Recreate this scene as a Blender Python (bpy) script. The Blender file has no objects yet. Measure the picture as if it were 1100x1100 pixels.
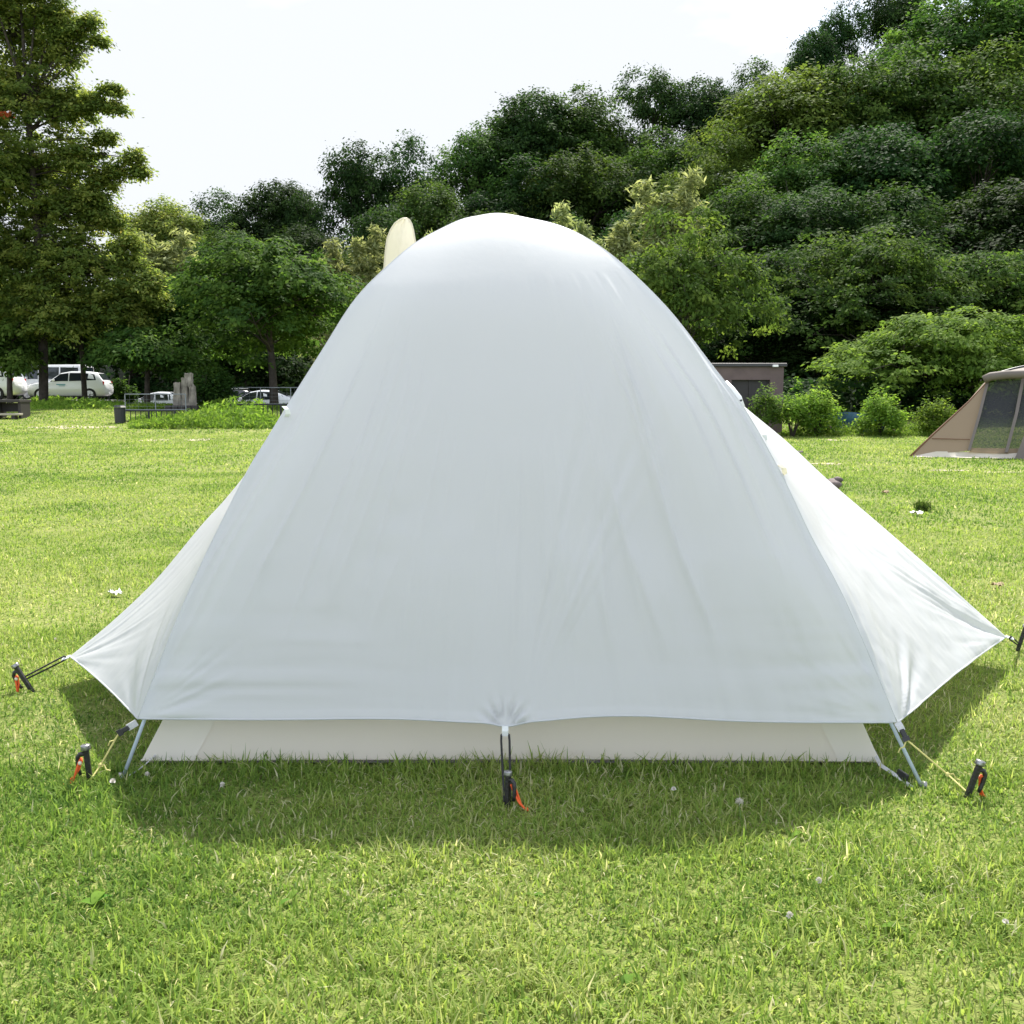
import bpy, bmesh, math, random
import numpy as np
from mathutils import Vector, Matrix, Euler, Quaternion

random.seed(7)
RNG = np.random.default_rng(11)
R = math.radians
C = bpy.context.scene.collection
scene = bpy.context.scene

# ---------------------------------------------------------------- camera
F = 1100.0
CAM_H = 1.2
PITCH = math.atan((550 - 425) / F)
cam_data = bpy.data.cameras.new('camera')
cam_data.lens = 36.0
cam_data.sensor_width = 36.0
cam_data.clip_start = 0.05
cam_data.clip_end = 2000
cam = bpy.data.objects.new('camera', cam_data)
C.objects.link(cam)
cam.location = (0, 0, CAM_H)
cam.rotation_euler = (math.pi / 2 - PITCH, 0, 0)
scene.camera = cam

# ---------------------------------------------------------------- sky, sun, exposure
SUN_EL = R(52)
SUN_AZ = R(13)          # to the right of straight ahead (+Y)
world = bpy.data.worlds.new('World')
scene.world = world
world.use_nodes = True
nt = world.node_tree
for n in list(nt.nodes):
    nt.nodes.remove(n)
out = nt.nodes.new('ShaderNodeOutputWorld')
bg = nt.nodes.new('ShaderNodeBackground')
sky = nt.nodes.new('ShaderNodeTexSky')
sky.sky_type = 'NISHITA'
sky.sun_disc = False
sky.sun_elevation = SUN_EL
sky.sun_rotation = SUN_AZ
sky.air_density = 1.0
sky.dust_density = 1.5
sky.ozone_density = 1.2
tc = nt.nodes.new('ShaderNodeTexCoord')
mp = nt.nodes.new('ShaderNodeMapping')
mp.inputs['Scale'].default_value = (1.0, 1.0, 2.6)
mp.inputs['Location'].default_value = (0.35, 0.2, 0.12)
nz = nt.nodes.new('ShaderNodeTexNoise')
nz.inputs['Scale'].default_value = 1.7
nz.inputs['Detail'].default_value = 6
nz.inputs['Roughness'].default_value = 0.55
cr = nt.nodes.new('ShaderNodeValToRGB')
cr.color_ramp.elements[0].position = 0.22
cr.color_ramp.elements[1].position = 0.44
mx = nt.nodes.new('ShaderNodeMix')
mx.data_type = 'RGBA'
mx.inputs['B'].default_value = (3.3, 3.42, 3.6, 1)
nt.links.new(tc.outputs['Generated'], mp.inputs['Vector'])
nt.links.new(mp.outputs['Vector'], nz.inputs['Vector'])
nt.links.new(nz.outputs['Fac'], cr.inputs['Fac'])
sx = nt.nodes.new('ShaderNodeSeparateXYZ')
nt.links.new(tc.outputs['Generated'], sx.inputs[0])
cov = nt.nodes.new('ShaderNodeMapRange')          # cloud bank: thick ahead, thinner behind, where its cover is set for fill
cov.inputs['From Min'].default_value = -0.25
cov.inputs['From Max'].default_value = 0.55
cov.inputs['To Min'].default_value = 0.62
cov.inputs['To Max'].default_value = 1.0
nt.links.new(sx.outputs['Y'], cov.inputs['Value'])
cm = nt.nodes.new('ShaderNodeMath')
cm.operation = 'MULTIPLY'
nt.links.new(cr.outputs['Color'], cm.inputs[0])
nt.links.new(cov.outputs['Result'], cm.inputs[1])
nt.links.new(cm.outputs[0], mx.inputs['Factor'])
ccol = nt.nodes.new('ShaderNodeMix')              # unseen clouds behind the camera, made brighter as added fill light
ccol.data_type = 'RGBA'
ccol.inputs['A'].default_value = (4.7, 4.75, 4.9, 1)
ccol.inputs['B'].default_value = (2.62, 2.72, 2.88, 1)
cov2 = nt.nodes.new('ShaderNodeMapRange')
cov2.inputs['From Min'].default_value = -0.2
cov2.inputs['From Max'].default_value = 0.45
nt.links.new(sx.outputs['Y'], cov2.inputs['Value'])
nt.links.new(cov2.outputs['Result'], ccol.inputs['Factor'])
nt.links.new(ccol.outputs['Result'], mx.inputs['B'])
nt.links.new(sky.outputs['Color'], mx.inputs['A'])
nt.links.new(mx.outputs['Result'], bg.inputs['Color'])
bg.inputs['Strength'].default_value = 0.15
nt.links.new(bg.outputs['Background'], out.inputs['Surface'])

sd = bpy.data.lights.new('sun', 'SUN')
sd.energy = 4.2
sd.angle = R(2.0)
sd.color = (1.0, 0.95, 0.86)
sun = bpy.data.objects.new('sun', sd)
C.objects.link(sun)
S = Vector((math.sin(SUN_AZ) * math.cos(SUN_EL), math.cos(SUN_AZ) * math.cos(SUN_EL), math.sin(SUN_EL)))
sun.rotation_euler = S.to_track_quat('Z', 'Y').to_euler()
sun.location = S * 60

scene.view_settings.view_transform = 'Standard'
scene.view_settings.look = 'None'
scene.view_settings.exposure = 1.28
scene.view_settings.gamma = 1.0
scene.render.engine = 'CYCLES'
scene.cycles.max_bounces = 10
scene.cycles.transparent_max_bounces = 16
scene.render.resolution_x = 1024
scene.render.resolution_y = 1024

# ---------------------------------------------------------------- pixel helpers (photo is 1100 x 1100)
FWD = Vector((0, math.cos(PITCH), -math.sin(PITCH)))
UP = Vector((0, math.sin(PITCH), math.cos(PITCH)))
CAMP = Vector((0, 0, CAM_H))


def ray(px, py):
    return Vector(((px - 550) / F, 0, 0)) + UP * (-(py - 550) / F) + FWD


def at(px, py, Y):
    d = ray(px, py)
    return CAMP + d * (Y / d.y)


def sstep(a, b, x):
    t = min(1.0, max(0.0, (x - a) / (b - a)))
    return t * t * (3 - 2 * t)


def field_z(x, y):
    dip = sstep(46, 53, y) * sstep(-22.3, -19.3, x) * (1 - sstep(-3, 3, x))
    return 0.95 * sstep(24, 52, y) - 1.1 * dip


def pg(px, py, zoff=0.0):
    """where the ray through a photo pixel first meets the ground"""
    d = ray(px, py)
    t = (CAM_H - .96 - zoff) / max(-d.z, 2e-3)
    for i in range(900):
        p = CAMP + d * t
        if p.z <= field_z(p.x, p.y) + zoff:
            break
        t *= 1.006
    lo, hi = t / 1.006, t
    for i in range(14):
        m = (lo + hi) / 2
        p = CAMP + d * m
        if p.z <= field_z(p.x, p.y) + zoff:
            hi = m
        else:
            lo = m
    return CAMP + d * hi


def plane_hit(px, py, a, b):
    """ray meets the vertical plane through ground points a and b"""
    n = Vector((b.y - a.y, -(b.x - a.x), 0))
    d = ray(px, py)
    t = n.dot(a - CAMP) / n.dot(d)
    return CAMP + d * t


# ---------------------------------------------------------------- object helpers
def link(o, parent=None):
    C.objects.link(o)
    if parent is not None:
        o.parent = parent
    return o


def tag(o, label=None, cat=None, group=None, kind=None):
    if label:
        o['label'] = label
    if cat:
        o['category'] = cat
    if group:
        o['group'] = group
    if kind:
        o['kind'] = kind
    return o


def thing(name, label, cat, loc=(0, 0, 0), rz=0.0, group=None):
    o = bpy.data.objects.new(name, None)
    o.empty_display_size = 0.2
    C.objects.link(o)
    o.location = loc
    o.rotation_euler = (0, 0, rz)
    return tag(o, label, cat, group)


def obj(name, bm, mat, parent=None, smooth=False):
    me = bpy.data.meshes.new(name)
    bmesh.ops.recalc_face_normals(bm, faces=bm.faces[:])
    bm.to_mesh(me)
    bm.free()
    me.materials.append(mat)
    if smooth:
        for p in me.polygons:
            p.use_smooth = True
    return link(bpy.data.objects.new(name, me), parent)


def mesh_np(name, V, Fq, mat, parent=None, smooth=False, tint=None, location=None):
    V = np.asarray(V, dtype=np.float32)
    Fq = np.asarray(Fq, dtype=np.int32)
    k = Fq.shape[1]
    me = bpy.data.meshes.new(name)
    me.vertices.add(len(V))
    me.vertices.foreach_set('co', V.ravel())
    me.loops.add(Fq.size)
    me.loops.foreach_set('vertex_index', Fq.ravel())
    me.polygons.add(len(Fq))
    me.polygons.foreach_set('loop_start', np.arange(0, Fq.size, k, dtype=np.int32))
    me.polygons.foreach_set('use_smooth', np.full(len(Fq), smooth, dtype=bool))
    me.update(calc_edges=True)
    if tint is not None:
        a = me.attributes.new('tint', 'FLOAT', 'POINT')
        a.data.foreach_set('value', np.asarray(tint, dtype=np.float32))
    me.materials.append(mat)
    return link(bpy.data.objects.new(name, me), parent)


def bx(bm, c, s, rot=None, taper=1.0):
    """box with centre c and full sizes s"""
    vs = []
    for dz in (-.5, .5):
        k = taper if dz > 0 else 1.0
        for dx, dy in ((-.5, -.5), (.5, -.5), (.5, .5), (-.5, .5)):
            v = Vector((dx * s[0] * k, dy * s[1] * k, dz * s[2]))
            if rot is not None:
                v = rot @ v
            vs.append(bm.verts.new(v + Vector(c)))
    for f in ((3, 2, 1, 0), (4, 5, 6, 7), (0, 1, 5, 4), (1, 2, 6, 5), (2, 3, 7, 6), (3, 0, 4, 7)):
        bm.faces.new([vs[i] for i in f])


def tube(bm, pts, r, n=8, r2=None, cap=True):
    pts = [Vector(p) for p in pts]
    rings = []
    m = len(pts)
    prev = None
    for i, p in enumerate(pts):
        if i == 0:
            d = pts[1] - p
        elif i == m - 1:
            d = p - pts[i - 1]
        else:
            d = pts[i + 1] - pts[i - 1]
        if d.length < 1e-9:
            d = Vector((0, 0, 1))
        d.normalize()
        if prev is None:
            a = Vector((0, 0, 1)) if abs(d.z) < .9 else Vector((1, 0, 0))
            s = d.cross(a).normalized()
        else:
            s = (prev - d * prev.dot(d))
            s = s.normalized() if s.length > 1e-6 else d.orthogonal().normalized()
        prev = s
        t = d.cross(s)
        rr = r if r2 is None else r + (r2 - r) * i / (m - 1)
        rings.append([bm.verts.new(p + (s * math.cos(2 * math.pi * k / n) + t * math.sin(2 * math.pi * k / n)) * rr) for k in range(n)])
    for i in range(m - 1):
        for k in range(n):
            bm.faces.new((rings[i][k], rings[i][(k + 1) % n], rings[i + 1][(k + 1) % n], rings[i + 1][k]))
    if cap:
        bm.faces.new(rings[0][::-1])
        bm.faces.new(rings[-1])


def ribbon(bm, pts, w, axis, th=0.002):
    """flat webbing following pts, width w along axis"""
    pts = [Vector(p) for p in pts]
    a = Vector(axis).normalized() * (w / 2)
    rows = []
    for i, p in enumerate(pts):
        d = (pts[min(i + 1, len(pts) - 1)] - pts[max(i - 1, 0)]).normalized()
        n = d.cross(a).normalized() * (th / 2)
        rows.append([bm.verts.new(p - a - n), bm.verts.new(p + a - n), bm.verts.new(p + a + n), bm.verts.new(p - a + n)])
    for i in range(len(rows) - 1):
        for k in range(4):
            bm.faces.new((rows[i][k], rows[i][(k + 1) % 4], rows[i + 1][(k + 1) % 4], rows[i + 1][k]))
    bm.faces.new(rows[0][::-1])
    bm.faces.new(rows[-1])


def blob(bm, c, s, seed=0, rough=.15, sub=2):
    rn = random.Random(seed)
    m = bmesh.ops.create_icosphere(bm, subdivisions=sub, radius=1.0)
    ph = [rn.uniform(0, 6.28) for _ in range(6)]
    for v in m['verts']:
        n = v.co.copy()
        k = 1 + rough * (math.sin(n.x * 3 + ph[0]) + math.sin(n.y * 3.7 + ph[1]) + math.sin(n.z * 4.1 + ph[2]) + .6 * math.sin(n.x * 7 + n.y * 6 + ph[3])) / 2
        v.co = Vector((n.x * s[0] * k, n.y * s[1] * k, n.z * s[2] * k)) + Vector(c)
    return m['verts']


def bevel(bm, w, seg=2):
    bmesh.ops.bevel(bm, geom=[e for e in bm.edges], offset=w, segments=seg, affect='EDGES', profile=.5)


def copy_tree(o, parent=None):
    c = o.copy()
    C.objects.link(c)
    if parent is not None:
        c.parent = parent
    for ch in list(o.children):
        copy_tree(ch, c)
    return c


# ---------------------------------------------------------------- noise for numpy
def vnoise(x, y, seed=0):
    x = np.asarray(x, dtype=np.float64)
    y = np.asarray(y, dtype=np.float64)
    xi = np.floor(x).astype(np.int64)
    yi = np.floor(y).astype(np.int64)
    fx = x - xi
    fy = y - yi
    fx = fx * fx * (3 - 2 * fx)
    fy = fy * fy * (3 - 2 * fy)

    def h(a, b):
        n = (a * 374761393 + b * 668265263 + seed * 974634777) & 0xFFFFFFFF
        n = ((n ^ (n >> 13)) * 1274126177) & 0xFFFFFFFF
        n = n ^ (n >> 16)
        return (n & 0xFFFF) / 65535.0
    return (h(xi, yi) * (1 - fx) + h(xi + 1, yi) * fx) * (1 - fy) + (h(xi, yi + 1) * (1 - fx) + h(xi + 1, yi + 1) * fx) * fy


def fbm(x, y, seed=0, o=4):
    s = 0
    a = 1
    t = 0
    for i in range(o):
        s = s + a * vnoise(x * 2 ** i, y * 2 ** i, seed + i * 17)
        t += a
        a *= .5
    return s / t


# ---------------------------------------------------------------- materials
def new_mat(name):
    m = bpy.data.materials.new(name)
    m.use_nodes = True
    n = m.node_tree
    for x in list(n.nodes):
        n.nodes.remove(x)
    o = n.nodes.new('ShaderNodeOutputMaterial')
    return m, n, o


def noise_col(n, scale, c1, c2, lo=.35, hi=.65, detail=4, coord='Object', stretch=None):
    t = n.nodes.new('ShaderNodeTexCoord')
    z = n.nodes.new('ShaderNodeTexNoise')
    z.inputs['Scale'].default_value = scale
    z.inputs['Detail'].default_value = detail
    if stretch:
        mpn = n.nodes.new('ShaderNodeMapping')
        mpn.inputs['Scale'].default_value = stretch
        n.links.new(t.outputs[coord], mpn.inputs['Vector'])
        n.links.new(mpn.outputs['Vector'], z.inputs['Vector'])
    else:
        n.links.new(t.outputs[coord], z.inputs['Vector'])
    r = n.nodes.new('ShaderNodeValToRGB')
    r.color_ramp.elements[0].position = lo
    r.color_ramp.elements[1].position = hi
    r.color_ramp.elements[0].color = (*c1, 1)
    r.color_ramp.elements[1].color = (*c2, 1)
    n.links.new(z.outputs['Fac'], r.inputs['Fac'])
    return r, z


def simple(name, col, rough=.6, metal=0.0, var=.85, scale=20, bump=0.0, spec=.5, coat=0.0):
    m, n, o = new_mat(name)
    p = n.nodes.new('ShaderNodeBsdfPrincipled')
    p.inputs['Roughness'].default_value = rough
    p.inputs['Metallic'].default_value = metal
    p.inputs['Specular IOR Level'].default_value = spec
    p.inputs['Coat Weight'].default_value = coat
    r, z = noise_col(n, scale, tuple(c * var for c in col), col)
    n.links.new(r.outputs['Color'], p.inputs['Base Color'])
    if bump:
        b = n.nodes.new('ShaderNodeBump')
        b.inputs['Strength'].default_value = bump
        b.inputs['Distance'].default_value = .02
        n.links.new(z.outputs['Fac'], b.inputs['Height'])
        n.links.new(b.outputs['Normal'], p.inputs['Normal'])
    n.links.new(p.outputs[0], o.inputs['Surface'])
    return m


def fabric(name, col, trans, rough=.45, bump=.08, scale=60, tcol=None, spec=.3):
    m, n, o = new_mat(name)
    p = n.nodes.new('ShaderNodeBsdfPrincipled')
    rc_, zc_ = noise_col(n, 2.6, tuple(c * .985 for c in col), col, .3, .7, 6)
    n.links.new(rc_.outputs['Color'], p.inputs['Base Color'])
    p.inputs['Roughness'].default_value = rough
    p.inputs['Specular IOR Level'].default_value = spec
    tr = n.nodes.new('ShaderNodeBsdfTranslucent')
    tr.inputs['Color'].default_value = (*(tcol or col), 1)
    mxs = n.nodes.new('ShaderNodeMixShader')
    mxs.inputs['Fac'].default_value = trans
    t = n.nodes.new('ShaderNodeTexCoord')
    z = n.nodes.new('ShaderNodeTexNoise')
    z.inputs['Scale'].default_value = scale
    z.inputs['Detail'].default_value = 3
    n.links.new(t.outputs['Object'], z.inputs['Vector'])
    b = n.nodes.new('ShaderNodeBump')
    b.inputs['Strength'].default_value = bump
    b.inputs['Distance'].default_value = .01
    n.links.new(z.outputs['Fac'], b.inputs['Height'])
    n.links.new(b.outputs['Normal'], p.inputs['Normal'])
    n.links.new(p.outputs[0], mxs.inputs[1])
    n.links.new(tr.outputs[0], mxs.inputs[2])
    n.links.new(mxs.outputs[0], o.inputs['Surface'])
    return m


def leafy(name, stops, trans=.4, tboost=1.7, rough=.7, objvar=.22):
    """stops: [(pos, colour)] over the 'tint' attribute"""
    m, n, o = new_mat(name)
    at_ = n.nodes.new('ShaderNodeAttribute')
    at_.attribute_name = 'tint'
    r = n.nodes.new('ShaderNodeValToRGB')
    els = r.color_ramp.elements
    while len(els) < len(stops):
        els.new(.5)
    for e, (pos, c) in zip(els, stops):
        e.position = pos
        e.color = (*c, 1)
    n.links.new(at_.outputs['Fac'], r.inputs['Fac'])
    oi = n.nodes.new('ShaderNodeObjectInfo')
    hs = n.nodes.new('ShaderNodeHueSaturation')
    mr = n.nodes.new('ShaderNodeMapRange')
    mr.inputs['To Min'].default_value = 1 - objvar
    mr.inputs['To Max'].default_value = 1 + objvar
    n.links.new(oi.outputs['Random'], mr.inputs['Value'])
    n.links.new(mr.outputs['Result'], hs.inputs['Value'])
    mh = n.nodes.new('ShaderNodeMapRange')
    mh.inputs['To Min'].default_value = .490
    mh.inputs['To Max'].default_value = .518
    mm = n.nodes.new('ShaderNodeMath')
    mm.operation = 'FRACT'
    mu = n.nodes.new('ShaderNodeMath')
    mu.operation = 'MULTIPLY'
    mu.inputs[1].default_value = 7.31
    n.links.new(oi.outputs['Random'], mu.inputs[0])
    n.links.new(mu.outputs[0], mm.inputs[0])
    n.links.new(mm.outputs[0], mh.inputs['Value'])
    n.links.new(mh.outputs['Result'], hs.inputs['Hue'])
    n.links.new(r.outputs['Color'], hs.inputs['Color'])
    p = n.nodes.new('ShaderNodeBsdfPrincipled')
    p.inputs['Roughness'].default_value = rough
    p.inputs['Specular IOR Level'].default_value = .06
    n.links.new(hs.outputs['Color'], p.inputs['Base Color'])
    g = n.nodes.new('ShaderNodeMix')
    g.data_type = 'RGBA'
    g.blend_type = 'MULTIPLY'
    g.inputs['Factor'].default_value = 1
    g.inputs['B'].default_value = (tboost * 1.08, tboost * 1.05, tboost * .75, 1)
    n.links.new(hs.outputs['Color'], g.inputs['A'])
    tr = n.nodes.new('ShaderNodeBsdfTranslucent')
    n.links.new(g.outputs['Result'], tr.inputs['Color'])
    mxs = n.nodes.new('ShaderNodeMixShader')
    mxs.inputs['Fac'].default_value = trans
    n.links.new(p.outputs[0], mxs.inputs[1])
    n.links.new(tr.outputs[0], mxs.inputs[2])
    n.links.new(mxs.outputs[0], o.inputs['Surface'])
    return m


M = {}
M['fly'] = fabric('fly_fabric', (.725, .742, .765), .43, rough=.42, bump=.05, scale=35, spec=.35)
M['fly_hem'] = fabric('fly_hem_fabric', (.84, .86, .88), .12, rough=.5)
M['inner'] = fabric('inner_fabric', (.85, .80, .71), .36, rough=.6, bump=.1, scale=25)
M['inner_corner'] = fabric('inner_corner_fabric', (.82, .78, .70), .26, rough=.6, bump=.1, scale=25)
M['cream'] = fabric('cream_fabric', (.78, .755, .65), .50, rough=.5)
M['webbing'] = simple('grey_webbing', (.62, .62, .64), .8, scale=300, bump=.3)
M['black_plastic'] = simple('black_plastic', (.02, .02, .023), .4)
M['black_iron'] = simple('black_iron', (.022, .021, .022), .42, var=.6, scale=90, bump=.2)
M['worn_steel'] = simple('worn_steel', (.40, .40, .41), .35, metal=.8, var=.5, scale=120)
M['pole'] = simple('pole_alloy', (.52, .60, .72), .35, metal=.1, var=.9)
M['shock'] = simple('black_elastic', (.012, .012, .013), .75)
M['orange_cord'] = simple('orange_cord', (.85, .13, .025), .7, scale=400, bump=.3)
M['bead'] = simple('pale_bead', (.75, .66, .5), .4)
M['yellow_cord'] = simple('yellow_cord', (.66, .60, .22), .8, scale=400, bump=.3)
M['floor'] = simple('groundsheet', (.10, .10, .11), .6)
M['bark'] = simple('bark', (.060, .048, .038), .9, var=.5, scale=6, bump=.8)
M['bark_grey'] = simple('grey_bark', (.10, .09, .08), .9, var=.5, scale=6, bump=.8)
M['culm'] = simple('bamboo_culm', (.16, .19, .05), .5)
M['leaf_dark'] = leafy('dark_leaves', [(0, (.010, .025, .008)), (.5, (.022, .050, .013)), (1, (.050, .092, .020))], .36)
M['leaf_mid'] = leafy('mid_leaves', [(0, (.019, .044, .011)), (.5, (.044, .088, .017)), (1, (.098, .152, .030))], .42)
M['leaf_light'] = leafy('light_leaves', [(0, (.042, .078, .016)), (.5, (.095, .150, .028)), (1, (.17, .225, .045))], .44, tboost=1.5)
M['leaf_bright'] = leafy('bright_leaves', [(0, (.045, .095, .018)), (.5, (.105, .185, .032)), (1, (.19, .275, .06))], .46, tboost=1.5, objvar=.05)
M['leaf_olive'] = leafy('olive_leaves', [(0, (.055, .095, .025)), (.5, (.125, .175, .04)), (.9, (.24, .265, .065)), (1, (.26, .21, .07))], .48, tboost=1.95, objvar=0)
M['leaf_bamboo'] = leafy('bamboo_leaves', [(0, (.12, .155, .055)), (.5, (.24, .28, .12)), (1, (.36, .39, .20))], .42, tboost=1.3)
M['leaf_weed'] = leafy('weed_leaves', [(0, (.065, .125, .016)), (.6, (.14, .22, .03)), (1, (.23, .29, .06))], .46)
M['blade'] = leafy('grass_blades', [(0, (.060, .120, .024)), (.32, (.175, .258, .050)), (.74, (.295, .355, .088)), (.86, (.37, .38, .17)), (1, (.55, .51, .36))], .46, tboost=1.4, rough=.5, objvar=0)
M['concrete'] = simple('concrete', (.42, .41, .39), .9, var=.75, scale=5, bump=.3)
M['stone'] = simple('pale_stone', (.31, .28, .235), .9, var=.55, scale=4, bump=.6)
M['asphalt'] = simple('asphalt', (.07, .07, .072), .9, var=.7, scale=12, bump=.3)
M['dirt'] = simple('dry_soil', (.46, .39, .28), .95, var=.6, scale=3, bump=.4)
M['black_paint'] = simple('black_paint', (.02, .022, .026), .45)
M['galv'] = simple('galvanised_steel', (.26, .28, .30), .5, metal=.3)
M['car_white'] = simple('white_car_paint', (.80, .81, .82), .25, var=.97, coat=.6)
M['car_silver'] = simple('silver_car_paint', (.70, .72, .75), .25, metal=.0, var=.97, coat=.6)
M['car_black'] = simple('black_car_paint', (.02, .02, .024), .2, coat=.8)
M['car_glass'] = simple('dark_car_glass', (.018, .024, .03), .06, spec=.7)
M['tyre'] = simple('tyre_rubber', (.018, .018, .018), .85)
M['rim'] = simple('alloy_rim', (.5, .5, .52), .3, metal=.7)
M['lamp_red'] = simple('red_lamp', (.45, .02, .02), .2)
M['lamp_clear'] = simple('clear_lamp', (.7, .72, .75), .12)
M['teal_mark'] = simple('teal_marking', (.04, .30, .34), .4)
M['hut_wall'] = simple('mauve_brown_render', (.150, .108, .108), .85, var=.8, scale=3, bump=.2)
M['hut_roof'] = simple('dark_roof_metal', (.05, .047, .055), .5)
M['hut_dark'] = simple('dark_shutter', (.035, .03, .032), .6)
M['tan'] = fabric('tan_canvas', (.285, .212, .145), .16, rough=.75, bump=.15, scale=40)
M['tan_dark'] = fabric('grey_brown_canvas', (.17, .145, .13), .10, rough=.7, bump=.15, scale=40)
M['tan_pale'] = fabric('pale_skirt', (.60, .545, .47), .12, rough=.75)
M['piping'] = simple('brown_piping', (.16, .075, .04), .7)
M['blue_sheet'] = simple('blue_sheet', (.055, .15, .25), .5, var=.35, scale=5, bump=.5)
M['teal_net'] = simple('teal_netting', (.02, .22, .22), .7)
M['pink'] = simple('pink_hose', (.50, .20, .30), .5)
M['paper'] = simple('white_paper', (.78, .78, .76), .8)
M['petal'] = simple('clover_petal', (.72, .68, .62), .8, var=.75, scale=200)
M['stem'] = simple('green_stem', (.10, .18, .035), .6)
M['broadleaf'] = leafy('broad_weed_leaves', [(0, (.08, .17, .025)), (1, (.15, .24, .035))], .4, objvar=.2)
M['dead_leaf'] = simple('dead_leaf', (.30, .22, .12), .8, var=.6, scale=80)
M['grey_cloth'] = simple('grey_brown_cloth', (.17, .135, .13), .85, var=.45, scale=14, bump=.5)
M['dark_wood'] = simple('dark_wood', (.035, .030, .028), .7)
M['pale_wood'] = simple('pale_wood', (.40, .36, .29), .8)
M['orange_leaf'] = leafy('orange_leaves', [(0, (.36, .09, .03)), (1, (.5, .14, .04))], .35)


def mesh_screen(name):
    m, n, o = new_mat(name)
    p = n.nodes.new('ShaderNodeBsdfPrincipled')
    p.inputs['Base Color'].default_value = (.03, .032, .038, 1)
    p.inputs['Roughness'].default_value = .7
    t = n.nodes.new('ShaderNodeBsdfTransparent')
    x = n.nodes.new('ShaderNodeMixShader')
    x.inputs['Fac'].default_value = .42
    n.links.new(p.outputs[0], x.inputs[1])
    n.links.new(t.outputs[0], x.inputs[2])
    n.links.new(x.outputs[0], o.inputs['Surface'])
    return m


M['screen'] = mesh_screen('insect_mesh')


def lawn_material():
    m, n, o = new_mat('lawn_soil_and_turf')
    p = n.nodes.new('ShaderNodeBsdfPrincipled')
    p.inputs['Roughness'].default_value = .95
    p.inputs['Specular IOR Level'].default_value = .1
    a, za = noise_col(n, 42, (.06, .075, .022), (.25, .26, .10), .34, .68, 10)
    b, zb = noise_col(n, .45, (.15, .20, .045), (.26, .30, .08), .35, .68, 5)
    c, zc = noise_col(n, 3.0, (0, 0, 0), (1, 1, 1), .58, .74, 6, stretch=(1, .6, 1))
    mx1 = n.nodes.new('ShaderNodeMix')
    mx1.data_type = 'RGBA'
    mx1.inputs['Factor'].default_value = .5
    n.links.new(a.outputs['Color'], mx1.inputs['A'])
    n.links.new(b.outputs['Color'], mx1.inputs['B'])
    mx2 = n.nodes.new('ShaderNodeMix')
    mx2.data_type = 'RGBA'
    mu = n.nodes.new('ShaderNodeMath')
    mu.operation = 'MULTIPLY'
    mu.inputs[1].default_value = .45
    n.links.new(c.outputs['Color'], mu.inputs[0])
    n.links.new(mu.outputs[0], mx2.inputs['Factor'])
    n.links.new(mx1.outputs['Result'], mx2.inputs['A'])
    mx2.inputs['B'].default_value = (.30, .27, .11, 1)
    n.links.new(mx2.outputs['Result'], p.inputs['Base Color'])
    bp = n.nodes.new('ShaderNodeBump')
    bp.inputs['Strength'].default_value = .6
    bp.inputs['Distance'].default_value = .05
    n.links.new(za.outputs['Fac'], bp.inputs['Height'])
    n.links.new(bp.outputs['Normal'], p.inputs['Normal'])
    n.links.new(p.outputs[0], o.inputs['Surface'])
    return m


M['lawn'] = lawn_material()
M['hill'] = simple('hill_soil', (.035, .042, .018), .95, var=.4, scale=.8, bump=.5)

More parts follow.
